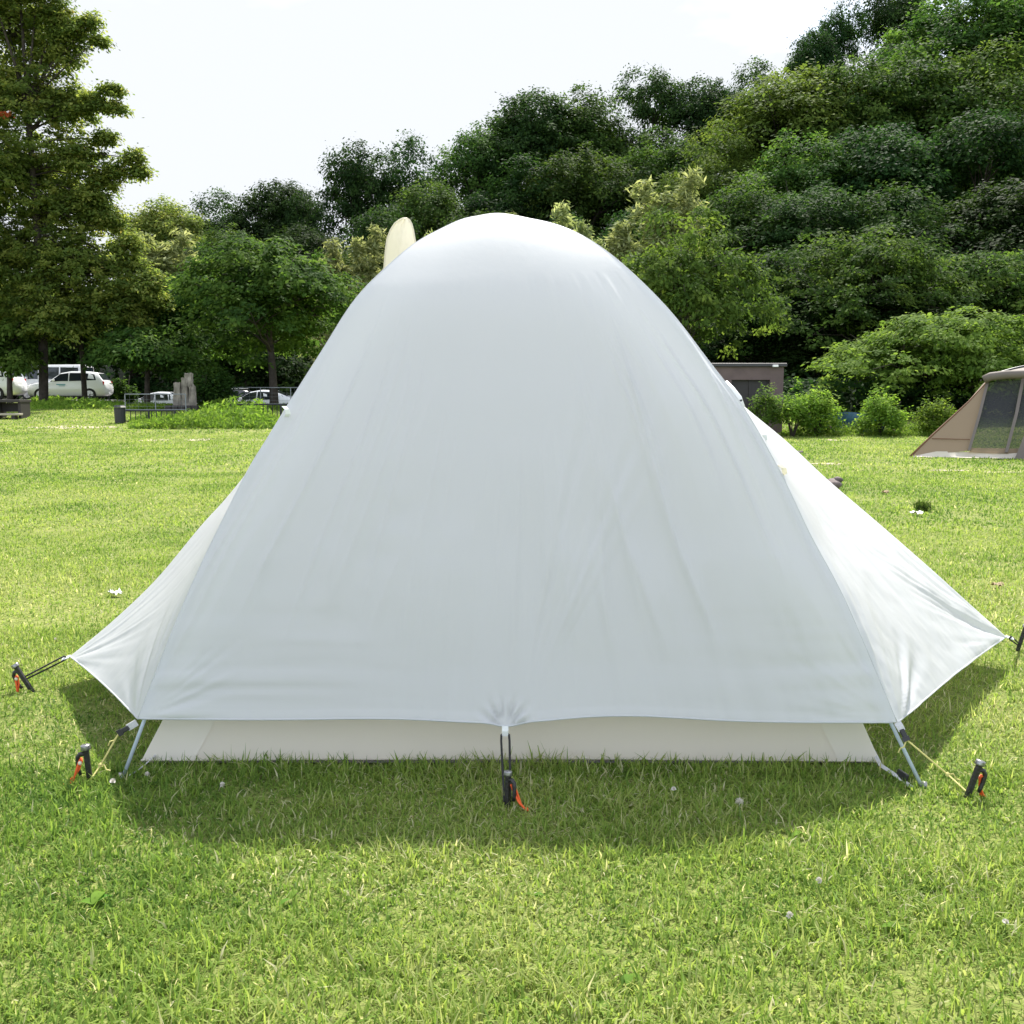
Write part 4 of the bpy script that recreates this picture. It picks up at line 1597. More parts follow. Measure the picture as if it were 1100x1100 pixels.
peg0 = make_peg()
for i, (p, lab, rot, sc) in enumerate((
    (PEG_LN, 'upright black peg with orange cord at the front left corner of the white tent', (R(2), R(-4), R(8)), 1.0),
    (PEG_LF, 'leaning black peg with orange cord holding the far left vestibule tip', (R(0), R(-31), R(0)), 1.08),
    (PEG_C, 'black peg with orange cord in front of the middle of the tent hem', (R(4), R(2), R(140)), .88),
    (PEG_RN, 'black peg with thin orange cord at the front right corner of the white tent', (R(0), R(-18), R(180)), 1.0),
    (PEG_RF, 'black peg at the right picture edge holding the right vestibule tip', (R(0), R(-14), R(165)), 1.05),
)):
    o = peg0 if i == 0 else copy_tree(peg0)
    o.location = p
    o.rotation_euler = rot
    o.scale = (sc, sc, sc)
    o['label'] = lab


# ================================================================ LAWN GRASS (uncountable)
def in_poly(x, y, poly):
    inside = np.zeros(len(x), bool)
    n = len(poly)
    for i in range(n):
        x1, y1 = poly[i]
        x2, y2 = poly[(i + 1) % n]
        c = ((y1 > y) != (y2 > y)) & (x < (x2 - x1) * (y - y1) / (y2 - y1 + 1e-12) + x1)
        inside ^= c
    return inside


inner_poly = [(iL0.x + .01, iL0.y + .012), (iR0.x - .01, iR0.y + .012), (iR0.x, 2 * CY - iR0.y), (iL0.x, 2 * CY - iL0.y)]
gg = np.random.default_rng(123)
VV, FF, TT = [], [], []
base_i = 0


def grass_zone(y0, y1, dens, hmin, hmax, wmin, wmax, margin):
    global base_i
    A = (y1 - y0) * ((y0 + y1) / 2 * 1.08 + 2 * margin)
    n = int(A * dens)
    y = np.sqrt(gg.uniform(y0 ** 2, y1 ** 2, n))
    x = gg.uniform(-1, 1, n) * (y * .54 + margin)
    keep = ~in_poly(x, y, inner_poly)
    thin = fbm(x * 2.2 + 30, y * 2.2, 41, 3)
    keep &= gg.random(n) < np.clip((thin - .2) * 3.4, .66, 1)
    x, y = x[keep], y[keep]
    n = len(x)
    tall = fbm(x * 1.7, y * 1.7, 9, 3)
    clump = vnoise(x * 9, y * 9, 14)
    h = (hmin + (hmax - hmin) * gg.random(n) ** 1.6) * (.55 + .75 * tall) * (.7 + .6 * clump)
    # mown and trodden edges near the tent stay longer
    long_ = (np.abs(y - 3.2) < .10) & (np.abs(x) < 1.25)
    h = np.where(long_, h * 1.25, h)
    w = wmin + (wmax - wmin) * gg.random(n)
    az = gg.uniform(0, 2 * np.pi, n) + 1.2 * np.sin(x * 3 + y * 2)
    lean = np.clip(gg.normal(.95, .42, n), .05, 1.5)
    dirx, diry = np.cos(az), np.sin(az)
    bx_, by_ = -diry, dirx
    tw = gg.normal(0, .5, n)
    bx_, by_ = bx_ * np.cos(tw) - by_ * np.sin(tw), bx_ * np.sin(tw) + by_ * np.cos(tw)
    z0 = gz_np(x, y) - .004
    out_m = np.sin(lean * .6) * h * .5
    up_m = np.cos(lean * .6) * h * .5
    out_t = out_m + np.sin(np.minimum(lean * 1.35, 1.9)) * h * .55
    up_t = up_m + np.cos(np.minimum(lean * 1.35, 1.9)) * h * .55
    up_t = np.maximum(up_t, .004)
    V = np.empty((n, 6, 3), np.float32)
    for k, (o_, u_, ww) in enumerate(((0, 0, .9), (0, 0, .9), (out_m, up_m, 1.0), (out_m, up_m, 1.0), (out_t, up_t, .08), (out_t, up_t, .08))):
        s = -1 if k % 2 == 0 else 1
        V[:, k, 0] = x + dirx * o_ + s * bx_ * w * ww * .5
        V[:, k, 1] = y + diry * o_ + s * by_ * w * ww * .5
        V[:, k, 2] = z0 + u_
    idx = base_i + np.arange(n)[:, None] * 6
    Fq = np.concatenate([idx + np.array([0, 1, 3, 2]), idx + np.array([2, 3, 5, 4])], 0)
    base_i += n * 6
    patch = fbm(x * 1.1 + 8, y * 1.1, 21, 3)
    t = .14 + .62 * gg.random(n) * (.55 + .8 * patch) + .55 * (patch - .5) + .22 * (clump - .5)
    dead = gg.random(n) < np.where(y > 8, .25, 1) * (.03 + .10 * np.clip((fbm(x * 2.0, y * 2.0, 55, 3) - .45) * 4, 0, 1))
    t = np.where(dead, .86 + .14 * gg.random(n), np.clip(t, 0, .82))
    VV.append(V.reshape(-1, 3))
    FF.append(Fq)
    TT.append(np.repeat(t, 6))


grass_zone(1.2, 3.2, 19000, .020, .064, .0024, .0058, 1.5)
grass_zone(3.2, 5.2, 10500, .018, .058, .0026, .0058, 1.6)
grass_zone(5.2, 9, 4000, .020, .056, .0038, .008, 2.0)
grass_zone(9, 16, 1250, .026, .058, .008, .015, 3.0)
grass_zone(16, 30, 340, .035, .068, .014, .027, 5)
grass_zone(30, 46, 110, .05, .085, .03, .05, 6)
go = mesh_np('grass', np.concatenate(VV), np.concatenate(FF), M['blade'], tint=np.concatenate(TT), smooth=True)
tag(go, 'short yellow-green lawn grass growing all over the field', 'grass', kind='stuff')
del VV, FF, TT

# a few taller blades standing up against the inner tent
tall_b = bmesh.new()
for (px, py, hpx, lx) in ((287, 826, 20, -4), (301, 827, 8, 1), (352, 826, 7, -2), (478, 826, 9, 3), (583, 827, 8, 2), (590, 827, 9, -2), (700, 827, 6, 1), (232, 826, 6, 2)):
    b0 = pg(px, py)
    tp = at(px + lx, py - hpx, b0.y)
    m_ = b0.lerp(tp, .55) + Vector((-.002, -.003, 0))
    v = [tall_b.verts.new(b0 + Vector((-.0028, 0, -.004))), tall_b.verts.new(b0 + Vector((.0028, 0, -.004))), tall_b.verts.new(m_ + Vector((.0024, .001, 0))), tall_b.verts.new(m_ + Vector((-.0024, .001, 0))), tall_b.verts.new(tp)]
    tall_b.faces.new((v[0], v[1], v[2], v[3]))
    tall_b.faces.new((v[3], v[2], v[4]))
o = obj('long_grass', tall_b, M['stem'])
tag(o, 'few long dark grass blades standing against the pale inner tent', 'grass', kind='stuff')


# ---- clover heads
def make_clover():
    t = thing('clover_flower', 'x', 'flower', (0, 0, 0), 0, 'white clover heads in the lawn')
    b = bmesh.new()
    tube(b, [(0, 0, -.01), (.004, 0, .03), (.002, 0, .052)], .0013, 5)
    obj('stem', b, M['stem'], t)
    b = bmesh.new()
    rn = random.Random(5)
    for i in range(44):
        a = i * 2.39996
        zz = 1 - 1.55 * (i + .5) / 44
        r = math.sqrt(max(0, 1 - zz * zz))
        d = Vector((r * math.cos(a), r * math.sin(a), zz))
        c = Vector((.002, 0, .057))
        s = d.orthogonal().normalized()
        p = c + d * .003
        e = c + d * (.0105 + rn.uniform(-.001, .0015)) + Vector((0, 0, .001))
        v = [b.verts.new(p - s * .001), b.verts.new(p + s * .001), b.verts.new(p.lerp(e, .7) + s * .0024), b.verts.new(e), b.verts.new(p.lerp(e, .7) - s * .0024)]
        b.faces.new(v)
    obj('flower_head', b, M['petal'], t)
    return t


cl0 = make_clover()
for i, (px, py, lab) in enumerate((
    (61, 694, 'white clover head between the left vestibule tip and its leaning peg'),
    (797, 888, 'largest white clover head, in the shade in front of the right half of the tent'),
    (159, 846, 'white clover head near the left pole foot of the tent'),
    (120, 856, 'white clover head just right of the upright left peg'),
    (878, 962, 'white clover head on open grass below the right corner of the tent'),
    (1078, 1008, 'white clover head near the lower right picture edge'),
    (726, 862, 'small white clover head in the shade right of the middle peg'),
    (848, 1002, 'white clover head low in the picture, left of the lower right one'),
    (240, 858, 'white clover head in the grass below the left end of the inner tent'),
)):
    o = cl0 if i == 0 else copy_tree(cl0)
    o.location = pg(px, py)
    s = 1.2 if i == 1 else random.uniform(.6, .85)
    o.scale = (s, s, s)
    o.rotation_euler = (random.uniform(-.2, .2), random.uniform(-.2, .2), random.uniform(0, 6))
    o['label'] = lab


# ---- broad leaf weeds in the lawn
def make_weed(seed):
    t = thing('broadleaf_weed', 'x', 'weed', (0, 0, 0), 0, 'broad leaved weeds in the lawn')
    rn = random.Random(seed)
    for k in range(rn.choice((3, 4, 5))):
        a = rn.uniform(0, 6.28)
        L = rn.uniform(.05, .085)
        W = L * rn.uniform(.34, .5)
        el = rn.uniform(.3, 1.1)
        rows = []
        for i in range(7):
            t_ = i / 6
            r = L * t_
            z = .004 + L * (math.sin(el) * t_ - .5 * t_ * t_)
            w = W * math.sin(math.pi * min(1, t_ * .93 + .05)) ** .8 * .5
            d = Vector((math.cos(a), math.sin(a), 0))
            s = Vector((-math.sin(a), math.cos(a), 0))
            rows.append([tuple(d * r - s * w + Vector((0, 0, z + w * .35))), tuple(d * r + Vector((0, 0, z))), tuple(d * r + s * w + Vector((0, 0, z + w * .35)))])
        G_ = np.array(rows)
        o = grid_obj('leaf', G_, M['broadleaf'], t)
        a_ = o.data.attributes.new('tint', 'FLOAT', 'POINT')
        a_.data.foreach_set('value', np.full(21, rn.random(), np.float32))
    return t


w0 = [make_weed(4), make_weed(8), make_weed(13)]
used = set()
for i, (px, py, lab) in enumerate((
    (100, 978, 'large pale broad-leaved weed at the lower left'),
    (312, 972, 'dark green broad-leaved weed left of the picture middle, lower lawn'),
    (960, 1004, 'broad-leaved weed at the lower right, beside a clover head'),
    (676, 1054, 'pale broad-leaved weed low in the picture right of its middle'),
    (450, 922, 'broad-leaved weed at the edge of the tent shade, left of the middle peg'),
    (1075, 960, 'broad-leaved weed at the right picture edge below the right peg'),
    (862, 900, 'broad-leaved weed in the shade below the right corner of the tent'),
    (572, 968, 'small broad-leaved weed in the grass below the middle peg'),
)):
    k = i % 3
    o = w0[k] if k not in used else copy_tree(w0[k])
    used.add(k)
    o.location = pg(px, py) + Vector((0, 0, .012))
    o.rotation_euler = (0, 0, random.uniform(0, 6.28))
    s = .8 if i == 0 else random.uniform(.35, .55)
    o.scale = (s, s, s)
    o['label'] = lab


# ---- scraps lying on the lawn
def scrap(name, label, cat, px, py, w, d, h, mat, seed):
    p = pg(px, py)
    rn = random.Random(seed)
    n = 7
    rows = []
    for i in range(n):
        row = []
        for j in range(n):
            a, b = i / (n - 1) - .5, j / (n - 1) - .5
            k = 1 - .45 * (abs(a) + abs(b)) * rn.random()
            row.append((b * w * k, a * d * k, .02 + h * (rn.random() ** 2) + .25 * h * math.sin(9 * b + 4 * a)))
        rows.append(row)
    o = grid_obj(name, np.array(rows), mat, None, True)
    o.location = p
    return tag(o, label, cat)


scrap('paper_scrap', 'crumpled white scrap of paper on the grass left of the tent', 'paper', 125, 641, .085, .07, .03, M['paper'], 1)
scrap('dead_leaf', 'curled grey leaf on the lawn halfway to the tan tent', 'leaf', 951, 531, .10, .07, .03, M['dead_leaf'], 2)
scrap('dead_leaf', 'curled brown leaf lying near the right vestibule edge', 'leaf', 1072, 632, .085, .06, .02, M['dead_leaf'], 3)
scrap('paper_scrap', 'pale flat scrap beside the dark grass tuft on the right lawn', 'paper', 984, 554, .12, .10, .03, M['paper'], 5)
# dark tuft
tg = np.random.default_rng(2)
n = 170
c = pg(991, 549)
P = np.array(tuple(c)) + tg.normal(size=(n, 3)) * np.array([.035, .05, .0]) + np.array([0, 0, .05])
P[:, 2] = .02 + tg.random(n) * .05
N = unit(tg.normal(size=(n, 3)) * .7 + np.array([0, -.5, .4]))
T0 = tg.normal(size=(n, 3)) * .35 + np.array([0, 0, 1.0])
T = unit(T0 - N * (T0 * N).sum(1, keepdims=True))
L = .13 * (.6 + .6 * tg.random(n))
V, Fq = leaf_quads(P, T, N, L, L * .1)
tag(mesh_np('grass_tuft', V, Fq, M['leaf_mid'], tint=np.repeat(tg.random(n), 4)), 'single dark tuft of grass standing out on the right lawn', 'grass tuft')

# bundle lying behind the right vestibule, and dark shoes further back
b = bmesh.new()
blob(b, (0, 0, .07), (.13, .10, .085), 8, .22, 3)
blob(b, (.08, .03, .13), (.06, .05, .05), 9, .25, 2)
o = obj('cloth_bundle', b, M['grey_cloth'], None, True)
pp = pg(894, 527)
o.location = pp
tag(o, 'grey-brown cloth bundle lying just behind the right vestibule of the white tent', 'bundle')
sh = pg(851, 487)
t = thing('shoe_pair', 'pair of dark shoes on the grass behind the right slope of the tent', 'shoes', tuple(sh))
for s in (-1, 1):
    b = bmesh.new()
    pts_ = []
    for i in range(8):
        u_ = i / 7
        x = -.15 + .3 * u_
        hgt = .10 - .05 * u_ - .02 * math.sin(u_ * 3)
        w = .045 + .012 * math.sin(u_ * 5)
        pts_.append([b.verts.new((x, -w, 0)), b.verts.new((x, -w * .95, hgt * .55)), b.verts.new((x, -w * .4, hgt)), b.verts.new((x, w * .4, hgt)), b.verts.new((x, w * .95, hgt * .55)), b.verts.new((x, w, 0))])
    for i in range(7):
        for k in range(5):
            b.faces.new((pts_[i][k], pts_[i + 1][k], pts_[i + 1][k + 1], pts_[i][k + 1]))
    b.faces.new(pts_[0])
    b.faces.new(pts_[-1][::-1])
    o = obj('shoe', b, M['grey_cloth'], t, True)
    o.location = (s * .10, s * .07, 0)
    o.rotation_euler = (0, 0, .3 * s)

# ================================================================ TAN TENT
TY = pg(978, 491).y
tc0 = pg(978, 491)
tan = thing('tan_tent', 'tan and grey-brown two room tent with dark mesh sides on the right lawn', 'tent', tuple(tc0))


def tl(px, py, dy=0.0):
    return at(px, py, tc0.y + dy) - tc0


def patch(name, quad, mat, parent, n=12, bulge=0.0, th=0.0):
    """bilinear patch between four corners a b c d"""
    a, b_, c_, d_ = [np.array(tuple(q)) for q in quad]
    u = np.linspace(0, 1, n)[None, :, None]
    v = np.linspace(0, 1, n)[:, None, None]
    P = (a * (1 - u) + b_ * u) * (1 - v) + (d_ * (1 - u) + c_ * u) * v
    P[..., 1] -= bulge * (np.sin(np.pi * u) * np.sin(np.pi * v))[..., 0]
    P[..., 1] += .012 * (fbm(P[..., 0] * 5, P[..., 2] * 5, 3, 2) - .5) * (np.sin(np.pi * u) * np.sin(np.pi * v))[..., 0]
    return grid_obj(name, P, mat, parent)


D_ = .9       # how far the near face of the body stands in front of the corner
# side wing
wing = patch('wing_panel', (tl(979, 490), tl(1041, 484, -.35), tl(1060, 411, .35), tl(1040, 433, .25)), M['tan'], tan, 16)
pb = bmesh.new()
tube(pb, [tl(977, 491), tl(1003, 466, .12), tl(1040, 432, .26), tl(1060, 410, .36)], .022, 6, .012)
obj('edge_piping', pb, M['piping'], wing, True)
pb = bmesh.new()
tube(pb, [tl(1001, 471, .05), tl(1042, 472, -.27)], .008, 5)
obj('seam', pb, M['piping'], wing)
# far pale flap seen behind the wing's edge
patch('inner_flap', (tl(1041, 430, .34), tl(1050, 424, .4), tl(1062, 408, .42), tl(1056, 412, .42)), M['tan_pale'], tan, 6)
# mesh windows with seam posts
W1 = patch('mesh_window', (tl(1042, 482, -.36), tl(1081, 484, -.52), tl(1097, 408, .22), tl(1061, 411, .34)), M['screen'], tan, 14)
W2 = patch('mesh_window', (tl(1083, 484, -.53), tl(1150, 486, -.8), tl(1150, 404, -.05), tl(1100, 408, .2)), M['screen'], tan, 14)
for (a_, m_, c_, w_) in (((1041, 484), (1052, 446), (1061, 410), .045), ((1081, 486), (1092, 444), (1099, 407), .05)):
    pb = bmesh.new()
    dy0, dy1 = (-.38, .33) if a_[0] < 1060 else (-.56, .19)
    ribbon(pb, [tl(*a_, dy0 - .02), tl(*m_, (dy0 + dy1) / 2 - .06), tl(*c_, dy1 - .02)], w_ * 1.2, (1, -.3, .1), .02)
    obj('seam_post', pb, M['tan_dark'], tan)
# low band of tan cloth and pale skirt along the foot
patch('sill_panel', (tl(1041, 486, -.37), tl(1150, 490, -.84), tl(1150, 483, -.8), tl(1042, 481, -.365)), M['tan'], tan, 8)
sk = []
for i in range(30):
    t = i / 29
    px = 981 + (1104 - 981) * t
    dy = -.02 - .62 * t
    top = tl(px, 484.5 + 1.5 * t + 5.5 * max(0, 1 - t * 5) , dy)
    mid = tl(px, 489.5 + 2.2 * t + 2 * max(0, 1 - t * 5), dy - .05 - .02 * math.sin(t * 23))
    fz = pg(px, 491.5 + 2.4 * t) - tc0
    low = Vector((fz.x, dy - .09 - .03 * math.sin(t * 17), .012))
    sk.append([tuple(top), tuple(mid), tuple(low)])
grid_obj('skirt', np.array(sk).transpose(1, 0, 2), M['tan_pale'], tan)
# grey door panel beside the mesh, running out of the picture
patch('door_panel', (tl(1090, 493, -.78), tl(1150, 496, -.95), tl(1150, 440, -.55), tl(1104, 458, -.62)), M['tan_dark'], tan, 8, .03)
# rolled awning and roof with arched pole
pb = bmesh.new()
tube(pb, [tl(1057, 408, .26), tl(1064, 404.5, .2), tl(1080, 402.5, .1), tl(1100, 402, .0), tl(1150, 401, -.2)], .085, 10)
ra = obj('rolled_awning', pb, M['tan_dark'], tan, True)
rp = []
for i in range(20):
    t = i / 19
    px = 1062 + (1160 - 1062) * t
    e = math.sin(min(1, t * 1.9) * math.pi / 2)
    rp.append([tuple(tl(px, 406 - 3 * t, .3 - .3 * t)), tuple(tl(px, 404.5 - 8 * e, .7 - .3 * t)), tuple(tl(px + 4, 403.5 - 10.5 * e, 1.2 - .3 * t)), tuple(tl(px + 10, 404 - 9 * e, 2.2 - .3 * t))])
G_ = np.array(rp).transpose(1, 0, 2)
roof_ = grid_obj('roof', G_, M['tan_dark'], tan)
pb = bmesh.new()
tube(pb, [Vector(p) + Vector((0, -.02, .012)) for p in G_[2]], .03, 7)
obj('roof_pole', pb, M['black_paint'], tan, True)
# back wall of the tent's room, closing it behind the mesh
patch('back_panel', (tl(1015, 486, 2.4), tl(1170, 486, 2.2), tl(1165, 404, 2.2), tl(1072, 406, 2.2)), M['screen'], tan, 8)

# ================================================================ HUT
hb_ = pg(840, 465)
hutY = hb_.y
HW, HD, HH = 4.6, 3.0, at(842, 394, hutY).z - hb_.z
hut = thing('small_hut', 'low flat-roofed mauve-brown hut behind the bushes', 'hut', (hb_.x - HW / 2, hutY + HD / 2, hb_.z))
b = bmesh.new()
ow, oh = 41 * hutY / F, (at(805, 408, hutY).z - hb_.z)
ox = at(806, 430, hutY).x - (hb_.x - HW / 2)
bx(b, ((-HW / 2 + ox - ow / 2) / 2, -HD / 2 + .1, HH / 2 - .1), (ox - ow / 2 + HW / 2, .2, HH + .2))
bx(b, ((HW / 2 + ox + ow / 2) / 2, -HD / 2 + .1, HH / 2 - .1), (HW / 2 - ox - ow / 2, .2, HH + .2))
bx(b, (ox, -HD / 2 + .1, (HH + oh) / 2), (ow, .2, HH - oh))
bx(b, (HW / 2 - .1, .1, HH / 2 - .1), (.2, HD - .2, HH + .2))
bx(b, (-HW / 2 + .1, .1, HH / 2 - .1), (.2, HD - .2, HH + .2))
bx(b, (0, HD / 2 - .1, HH / 2 - .1), (HW - .41, .2, HH + .19))
obj('wall', b, M['hut_wall'], hut)
b = bmesh.new()
bx(b, (0, 0, HH + .052), (HW + .16, HD + .16, .1))
bevel(b, .015)
obj('roof', b, M['hut_roof'], hut)
b = bmesh.new()
bx(b, (ox, -HD / 2 + .14, oh / 2), (ow - .01, .02, oh))
for x_ in (-.5, 0, .5):
    bx(b, (ox + x_ * (ow - .06), -HD / 2 + .115, oh / 2), (.05, .028, oh))
obj('shutter', b, M['hut_dark'], hut)
b = bmesh.new()
bx(b, (HW / 2 - .28, -HD / 2 - .12, HH + .02), (.16, .1, .06))
bevel(b, .01)
obj('lamp', b, M['car_white'], hut)

# blue sheet between the bushes, with teal net strings and pink hose ends
bs = pg(915, 467)
bs.y += .6
t = thing('blue_sheet', 'low blue sheet stretched on posts between the two bright round bushes', 'sheet', (bs.x, bs.y, bs.z))
b = bmesh.new()
for x in (-1.1, 0.0, 1.15):
    tube(b, [(x, .04, -.1), (x, .04, .66)], .02, 6)
obj('post', b, M['black_paint'], t)
rows = []
for i in range(8):
    row = []
    for j in range(60):
        u_, v_ = j / 59, i / 7
        row.append((-1.1 + 2.25 * u_, -.02 + .05 * math.sin(u_ * 31) * (1 - v_ * .5) + .03 * math.sin(u_ * 13 + v_ * 5), .02 + .62 * v_ - .04 * math.sin(u_ * 2 * math.pi) ** 2 * v_))
    rows.append(row)
grid_obj('cloth', np.array(rows), M['blue_sheet'], t)
b = bmesh.new()
rn = random.Random(4)
for x in (-.45, .9, 1.35):
    for k in range(5):
        tube(b, [(x + rn.uniform(-.12, .12), -.12, 0), (x + rn.uniform(-.1, .1), -.10, .35), (x + rn.uniform(-.12, .12), -.06, .68)], .006, 4)
obj('netting', b, M['teal_net'], t)
for (px, lab) in ((893, 'pink curved hose end beside the first round bush'), (964, 'pink curved hose end beside the second round bush')):
    p = pg(px, 466)
    b = bmesh.new()
    tube(b, [(-.10, 0, .02), (-.11, 0, .12), (-.05, 0, .2), (.04, 0, .2), (.11, 0, .13), (.15, 0, .04)], .034, 8, .028)
    tube(b, [(.145, 0, .06), (.16, 0, .01)], .04, 8)
    o = obj('hose_end', b, M['pink'], None, True)
    o.location = p
    tag(o, lab, 'hose', 'pink hose ends by the bushes')


# ================================================================ CARS
def loft_body(bm, st, cap=True):
    """st: list of (x, zb, zbelt, ztop, w, wtop)"""
    rows = []
    for (x, zb, zbelt, zt, w, wt) in st:
        prof = [(0, zb), (w * .86, zb), (w * .98, zb + .12), (w, zb + (zbelt - zb) * .55), (w * .97, zbelt), (wt, zt - .03), (wt * .86, zt), (0, zt + .015)]
        full = [(x, y, z) for y, z in prof] + [(x, -y, z) for y, z in prof[-2:0:-1]]
        rows.append([bm.verts.new(p) for p in full])
    m = len(rows[0])
    for i in range(len(rows) - 1):
        for k in range(m):
            bm.faces.new((rows[i][k], rows[i][(k + 1) % m], rows[i + 1][(k + 1) % m], rows[i + 1][k]))
    bm.faces.new(rows[0][::-1])
    bm.faces.new(rows[-1])


def make_car(label, style, paint, group='cars in the car park'):
    t = thing('parked_car', label, 'car', (0, 0, 0), 0, group)
    if style == 'suv':          # front towards -x
        st = [(-2.15, .38, .72, .80, .70, .62), (-2.05, .25, .84, .90, .82, .72), (-1.6, .22, .95, 1.02, .88, .78), (-.95, .22, 1.02, 1.10, .89, .80), (-.92, .22, 1.02, 1.12, .89, .79),
              (-.25, .22, 1.04, 1.60, .89, .68), (.3, .22, 1.06, 1.70, .89, .66), (1.2, .22, 1.08, 1.69, .89, .65), (1.75, .24, 1.10, 1.60, .88, .63), (2.05, .30, 1.10, 1.18, .85, .74), (2.18, .42, .85, .95, .80, .70)]
        win = [[(-.82, 1.10), (-.28, 1.53), (.18, 1.60), (.18, 1.12)], [(.24, 1.12), (.24, 1.60), (1.0, 1.60), (1.0, 1.14)], [(1.06, 1.15), (1.06, 1.59), (1.6, 1.52), (1.72, 1.18)]]
        wheels = (-1.35, 1.35); wr = .35; ws = (-.90, 1.13, -.28, 1.57); rw = (2.03, 1.20, 1.78, 1.57)
    elif style == 'van':
        st = [(-1.95, .4, .8, 1.0, .76, .68), (-1.85, .3, .95, 1.15, .84, .76), (-1.45, .25, 1.1, 1.75, .86, .74), (-1.2, .25, 1.1, 1.93, .86, .73), (1.6, .25, 1.1, 1.95, .86, .73), (1.9, .28, 1.1, 1.88, .85, .72), (1.96, .4, 1.0, 1.1, .82, .74)]
        win = [[(-1.4, 1.15), (-1.18, 1.75), (-.6, 1.8), (-.6, 1.15)], [(-.52, 1.15), (-.52, 1.8), (.55, 1.8), (.55, 1.15)], [(.63, 1.15), (.63, 1.8), (1.6, 1.78), (1.65, 1.15)]]
        wheels = (-1.2, 1.2); wr = .30; ws = (-1.84, 1.18, -1.47, 1.70); rw = (1.955, 1.15, 1.90, 1.80)
    else:                       # low saloon / hatch, front towards -x
        st = [(-2.2, .36, .60, .68, .70, .62), (-2.1, .24, .72, .78, .80, .70), (-1.6, .2, .82, .88, .86, .76), (-.95, .2, .90, .96, .87, .78),
              (-.2, .2, .92, 1.38, .87, .64), (.3, .2, .93, 1.47, .87, .62), (.9, .2, .95, 1.44, .87, .61), (1.6, .22, .96, 1.16, .86, .66), (1.95, .26, .95, 1.04, .84, .74), (2.15, .38, .8, .92, .78, .70)]
        win = [[(-.85, .98), (-.25, 1.32), (.12, 1.39), (.12, .99)], [(.18, .99), (.18, 1.39), (.85, 1.37), (.95, 1.0)], [(1.0, 1.01), (.93, 1.34), (1.4, 1.2), (1.5, 1.04)]]
        wheels = (-1.35, 1.35); wr = .32; ws = (-.93, .99, -.24, 1.36); rw = (1.58, 1.16, .95, 1.42)
    b = bmesh.new()
    loft_body(b, st)
    body = obj('body', b, paint, t, True)
    X = [s[0] for s in st]

    def side_y(x, z):
        zb_ = np.interp(x, X, [s[2] for s in st]); zt_ = np.interp(x, X, [s[3] for s in st]) - .03
        w_ = np.interp(x, X, [s[4] for s in st]) * .97; wt_ = np.interp(x, X, [s[5] for s in st])
        if zt_ - zb_ < .05:
            return float(w_)
        k = min(1, max(0, (z - zb_) / (zt_ - zb_)))
        return float(w_ + (wt_ - w_) * k)
    for poly in win:
        for s in (-1, 1):
            b = bmesh.new()
            f = [b.verts.new((x, s * (side_y(x, z) + .012), z)) for x, z in poly]
            g_ = [b.verts.new((x, s * (side_y(x, z) - .03), z)) for x, z in poly]
            b.faces.new(f); b.faces.new(g_[::-1])
            for k in range(4):
                b.faces.new((f[k], f[(k + 1) % 4], g_[(k + 1) % 4], g_[k]))
            obj('window', b, M['car_glass'], t)
    for nm, (xa, za, xb, zb2), sg in (('windscreen', ws, -1), ('rear_window', rw, 1)):
        b = bmesh.new()
        ya, yb = side_y(xa, za) * .82, side_y(xb, zb2) * .9
        o_ = Vector((sg * .02, 0, .012))
        v = [b.verts.new(Vector(p) + o_) for p in ((xa, -ya, za), (xa, ya, za), (xb, yb, zb2), (xb, -yb, zb2))]
        b.faces.new(v)
        w_ = [b.verts.new(Vector(p) - o_ * 2) for p in ((xa, -ya, za), (xa, ya, za), (xb, yb, zb2), (xb, -yb, zb2))]
        b.faces.new(w_[::-1])
        for k in range(4):
            b.faces.new((v[k], v[(k + 1) % 4], w_[(k + 1) % 4], w_[k]))
        obj(nm, b, M['car_glass'], t)
    for x in wheels:
        for s in (-1, 1):
            y = s * (np.interp(x, X, [q_[4] for q_ in st]) - .09)
            b = bmesh.new()
            tube(b, [(x, y - s * .10, wr), (x, y - s * .09, wr), (x, y + s * .09, wr), (x, y + s * .105, wr)], wr, 22)
            wh = obj('wheel', b, M['tyre'], t)
            b = bmesh.new()
            tube(b, [(x, y + s * .10, wr), (x, y + s * .112, wr)], wr * .62, 18)
            for k in range(5):
                a = k * 2 * math.pi / 5
                tube(b, [(x, y + s * .116, wr), (x + math.cos(a) * wr * .6, y + s * .114, wr + math.sin(a) * wr * .6)], .03, 5)
            obj('rim', b, M['rim'], wh)
    zf, zr = st[1][2], st[-2][2]
    for s in (-1, 1):
        b = bmesh.new()
        bx(b, (st[1][0] - .02, s * st[1][4] * .72, zf - .06), (.14, .26, .13)); bevel(b, .03)
        obj('headlight', b, M['lamp_clear'], t)
        b = bmesh.new()
        bx(b, (st[-2][0] + .03, s * st[-2][4] * .86, zr - .12), (.10, .18, .26)); bevel(b, .03)
        obj('tail_light', b, M['lamp_red'], t)
        b = bmesh.new()
        bx(b, (win[0][0][0] + .22, s * (side_y(win[0][0][0], win[0][0][1]) + .11), win[0][0][1] + .06), (.12, .16, .12)); bevel(b, .03)
        obj('mirror', b, paint, t)
    return t


CG = 'cars in the car park'


def put(car, px_ref, x_ref, Y, rz=0.0, z=None):
    """place so that car-local x_ref lands on photo column px_ref at distance Y"""
    p = at(px_ref, 430, Y)
    cx_ = p.x - x_ref * math.cos(rz)
    car.location = (cx_, Y - x_ref * math.sin(rz), field_z(cx_, Y) + .014 if z is None else z)
    car.rotation_euler = (0, 0, rz)


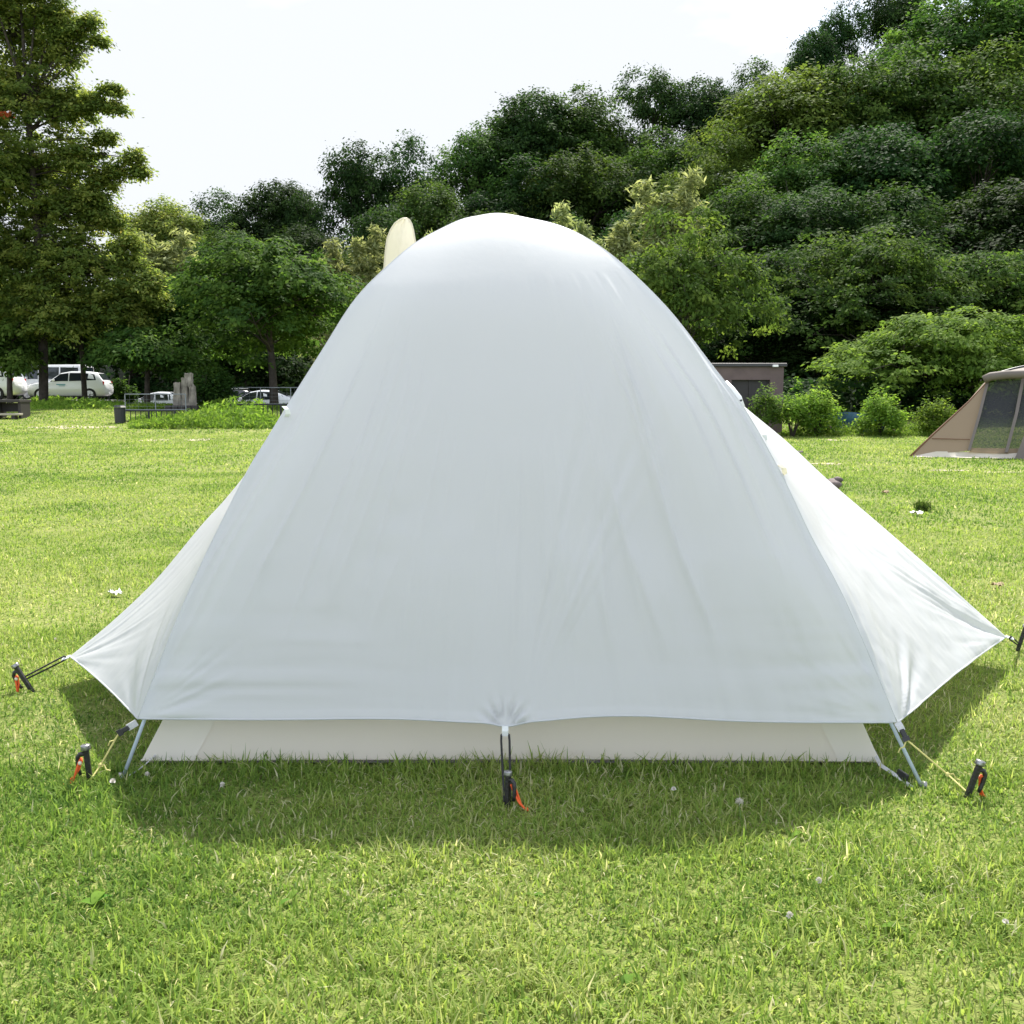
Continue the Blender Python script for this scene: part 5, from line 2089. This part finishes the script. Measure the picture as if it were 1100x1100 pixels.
c1 = make_car('white estate car with a teal door mark, behind the slim tree trunk', 'suv', M['car_white'])
put(c1, 117, 2.18 * .9, 54.5, R(4))
c1.scale = (.92, .9, .88)
b = bmesh.new()
bx(b, (-.2, -.907, .92), (.5, .012, .05))
bx(b, (-.15, -.911, .84), (.34, .012, .035))
obj('door_mark', b, M['teal_mark'], c1)
c2 = make_car('tall white van parked behind the white estate car', 'van', M['car_white'])
put(c2, 98, 1.96, 58, R(2))
c3 = make_car('white car cut off by the left picture edge, beyond the dark bench', 'suv', M['car_white'])
put(c3, 23, 2.18, 53, R(2))
c4 = make_car('silver car behind the silver framed fence, left of the stone marker', 'saloon', M['car_silver'])
put(c4, 150, -1.0, 57.5, R(-3))
c5 = make_car('silver car nearest the white tent, left of the round cherry trunk', 'saloon', M['car_silver'])
put(c5, 270, -.4, 57.5, R(-3))
c5.scale = (1.12, 1.12, 1.12)
c6 = make_car('dark car with pale roof hidden behind the twiggy bush', 'suv', M['car_black'])
put(c6, 196, -2.15, 59, 0)
b = bmesh.new()
bx(b, (.75, 0, 1.735), (1.5, 1.1, .03))
obj('roof_panel', b, M['car_white'], c6)


# ================================================================ RAILINGS, FENCES, STONES, BENCH
def railing(name, label, pxa, pya, pxb, pyb, h, n_posts, style, Y=None):
    a = pg(pxa, pya) if Y is None else None
    c = pg(pxb, pyb) if Y is None else None
    if Y is not None:
        a = at(pxa, pya, Y); c = at(pxb, pyb, Y)
        a.z = c.z = field_z(0, Y)
    t = thing(name, label, 'fence', tuple(a))
    d = c - a
    mat = M['black_paint'] if style == 'black' else M['galv']
    for i in range(n_posts):
        b = bmesh.new()
        p = d * (i / (n_posts - 1))
        tube(b, [p + Vector((0, 0, -.1)), p + Vector((0, 0, h))], .04 if style == 'black' else .022, 8)
        obj('post', b, mat, t)
    b = bmesh.new()
    tube(b, [Vector((0, 0, h)), d + Vector((0, 0, h))], .03 if style == 'black' else .02, 6)
    obj('rail', b, mat, t)
    b = bmesh.new()
    tube(b, [Vector((0, 0, h * .12)), d + Vector((0, 0, h * .12))], .025 if style == 'black' else .015, 6)
    obj('rail', b, mat, t)
    b = bmesh.new()
    L_ = d.length
    if style == 'black':
        m = int(L_ / .16)
        for i in range(m):
            p = d * ((i + .5) / m)
            tube(b, [p + Vector((0, 0, h * .12)), p + Vector((0, 0, h * .97))], .015, 4)
        obj('picket_panel', b, mat, t)
    else:
        m = int(L_ / .3)
        for i in range(m):
            p = d * ((i + .5) / m)
            tube(b, [p + Vector((0, .01, h * .12)), p + Vector((0, .01, h))], .003, 4)
        for i in range(3):
            z = h * (.3 + .2 * i)
            tube(b, [Vector((0, -.01, z)), d + Vector((0, -.01, z))], .003, 4)
        obj('wire_panel', b, mat, t)
    return t


railing('railing', 'black picket railing in front of the white estate car', 33, 430, 118, 433, .7, 5, 'black', Y=51.5)
railing('railing', 'low black picket railing beside the stone marker, in front of the silver car', 132, 452, 188, 453, .40, 3, 'black', Y=34.5)
railing('railing', 'black picket railing right of the twiggy bush, running behind the white tent', 246, 448, 330, 450, .52, 4, 'black', Y=36)
railing('wire_fence', 'silver framed wire fence in front of the left silver car', 135, 446, 200, 446, .68, 3, 'silver', Y=40)
railing('wire_fence', 'silver framed wire fence in front of the silver car nearest the tent', 248, 440, 345, 440, .78, 4, 'silver', Y=44)

# pale stone marker
sp = pg(198, 446)
sp = Vector((at(198, 440, 41).x, 41, field_z(0, 41)))
t = thing('stone_marker', 'weathered pale stone marker on dark base blocks by the railings', 'stone marker', tuple(sp))
k = 41 / F
for i, (x, z, w, d, h, s_) in enumerate(((-6, 14, 9, 10, 30, 1), (2, 16, 8, 10, 36, 2), (9, 12, 7, 9, 26, 3), (6, 32, 8, 8, 14, 4))):
    b = bmesh.new()
    bx(b, (0, 0, 0), (w * k * .86, d * k, h * k), taper=.88)
    bmesh.ops.subdivide_edges(b, edges=b.edges[:], cuts=3, use_grid_fill=True)
    rn = random.Random(s_)
    for v in b.verts:
        v.co += Vector((rn.uniform(-1, 1), rn.uniform(-1, 1), rn.uniform(-1, 1))) * .035
    o = obj('stone', b, M['stone'], t)
    o.location = (x * k, (i % 2) * .05, z * k)
b = bmesh.new()
for i in range(5):
    bx(b, ((-14 + 7 * i) * k, -.15, .06), (6.5 * k, .5, .26))
bevel(b, .02)
obj('base_block', b, M['dark_wood'], t)

# concrete blocks at the verge
for (px, py, w, lab) in ((80, 434, .55, 'square concrete block on the verge below the white estate car'), (129, 435, .7, 'pale concrete block at the right end of the verge by the fence')):
    p = Vector((at(px, py, 50).x, 50, field_z(0, 50)))
    b = bmesh.new()
    bx(b, (0, 0, .12), (w * .5, .4, .42))
    bx(b, (0, 0, .36), (w * .42, .34, .08))
    bevel(b, .03)
    o = obj('concrete_block', b, M['concrete'], None)
    o.location = p
    tag(o, lab, 'block', 'concrete blocks on the verge')
# kerb along the verge
b = bmesh.new()
p0, p1 = at(90, 432, 50.6), at(140, 432, 50.6)
bx(b, ((p0.x + p1.x) / 2, 50.6, field_z(0, 50.6) + .06), (p1.x - p0.x, .2, .2))
bevel(b, .02)
tag(obj('kerb', b, M['concrete']), kind='structure')

# black bin at the fence end
b = bmesh.new()
tube(b, [(0, 0, 0), (0, 0, .5), (0, 0, .52)], .17, 12, .2)
t = thing('waste_bin', 'small black bin at the corner of the low railing', 'bin', (at(129, 450, 34.2).x, 34.2, field_z(0, 34.2)))
obj('bin_body', b, M['black_paint'], t)
b = bmesh.new()
tube(b, [(0, 0, .53), (0, 0, .56), (0, 0, .60)], .215, 12, .15)
obj('lid', b, M['black_paint'], t)

# picnic bench at the left edge
bp_ = pg(8, 450)
t = thing('picnic_bench', 'dark picnic table with pale bench plank at the left picture edge', 'bench', tuple(bp_))
s = bp_.y / F
b = bmesh.new()
bx(b, (-.2, .45, 19 * s), (40 * s, .9, .09))
bevel(b, .01)
obj('tabletop', b, M['dark_wood'], t)
for x in (-14, 12):
    b = bmesh.new()
    bx(b, (x * s, .45, 9 * s), (.10, .7, 18 * s))
    obj('leg', b, M['dark_wood'], t)
b = bmesh.new()
bx(b, (-.2, .5, 12 * s), (34 * s, .06, 9 * s))
obj('side_board', b, M['dark_wood'], t)
b = bmesh.new()
bx(b, (-.1, -.15, 5 * s), (40 * s, .3, .07))
bevel(b, .01)
obj('bench_plank', b, M['pale_wood'], t)
for x in (-12, 10):
    b = bmesh.new()
    bx(b, (x * s, -.15, 2.3 * s), (.12, .24, 4.6 * s))
    obj('bench_leg', b, M['dark_wood'], t)
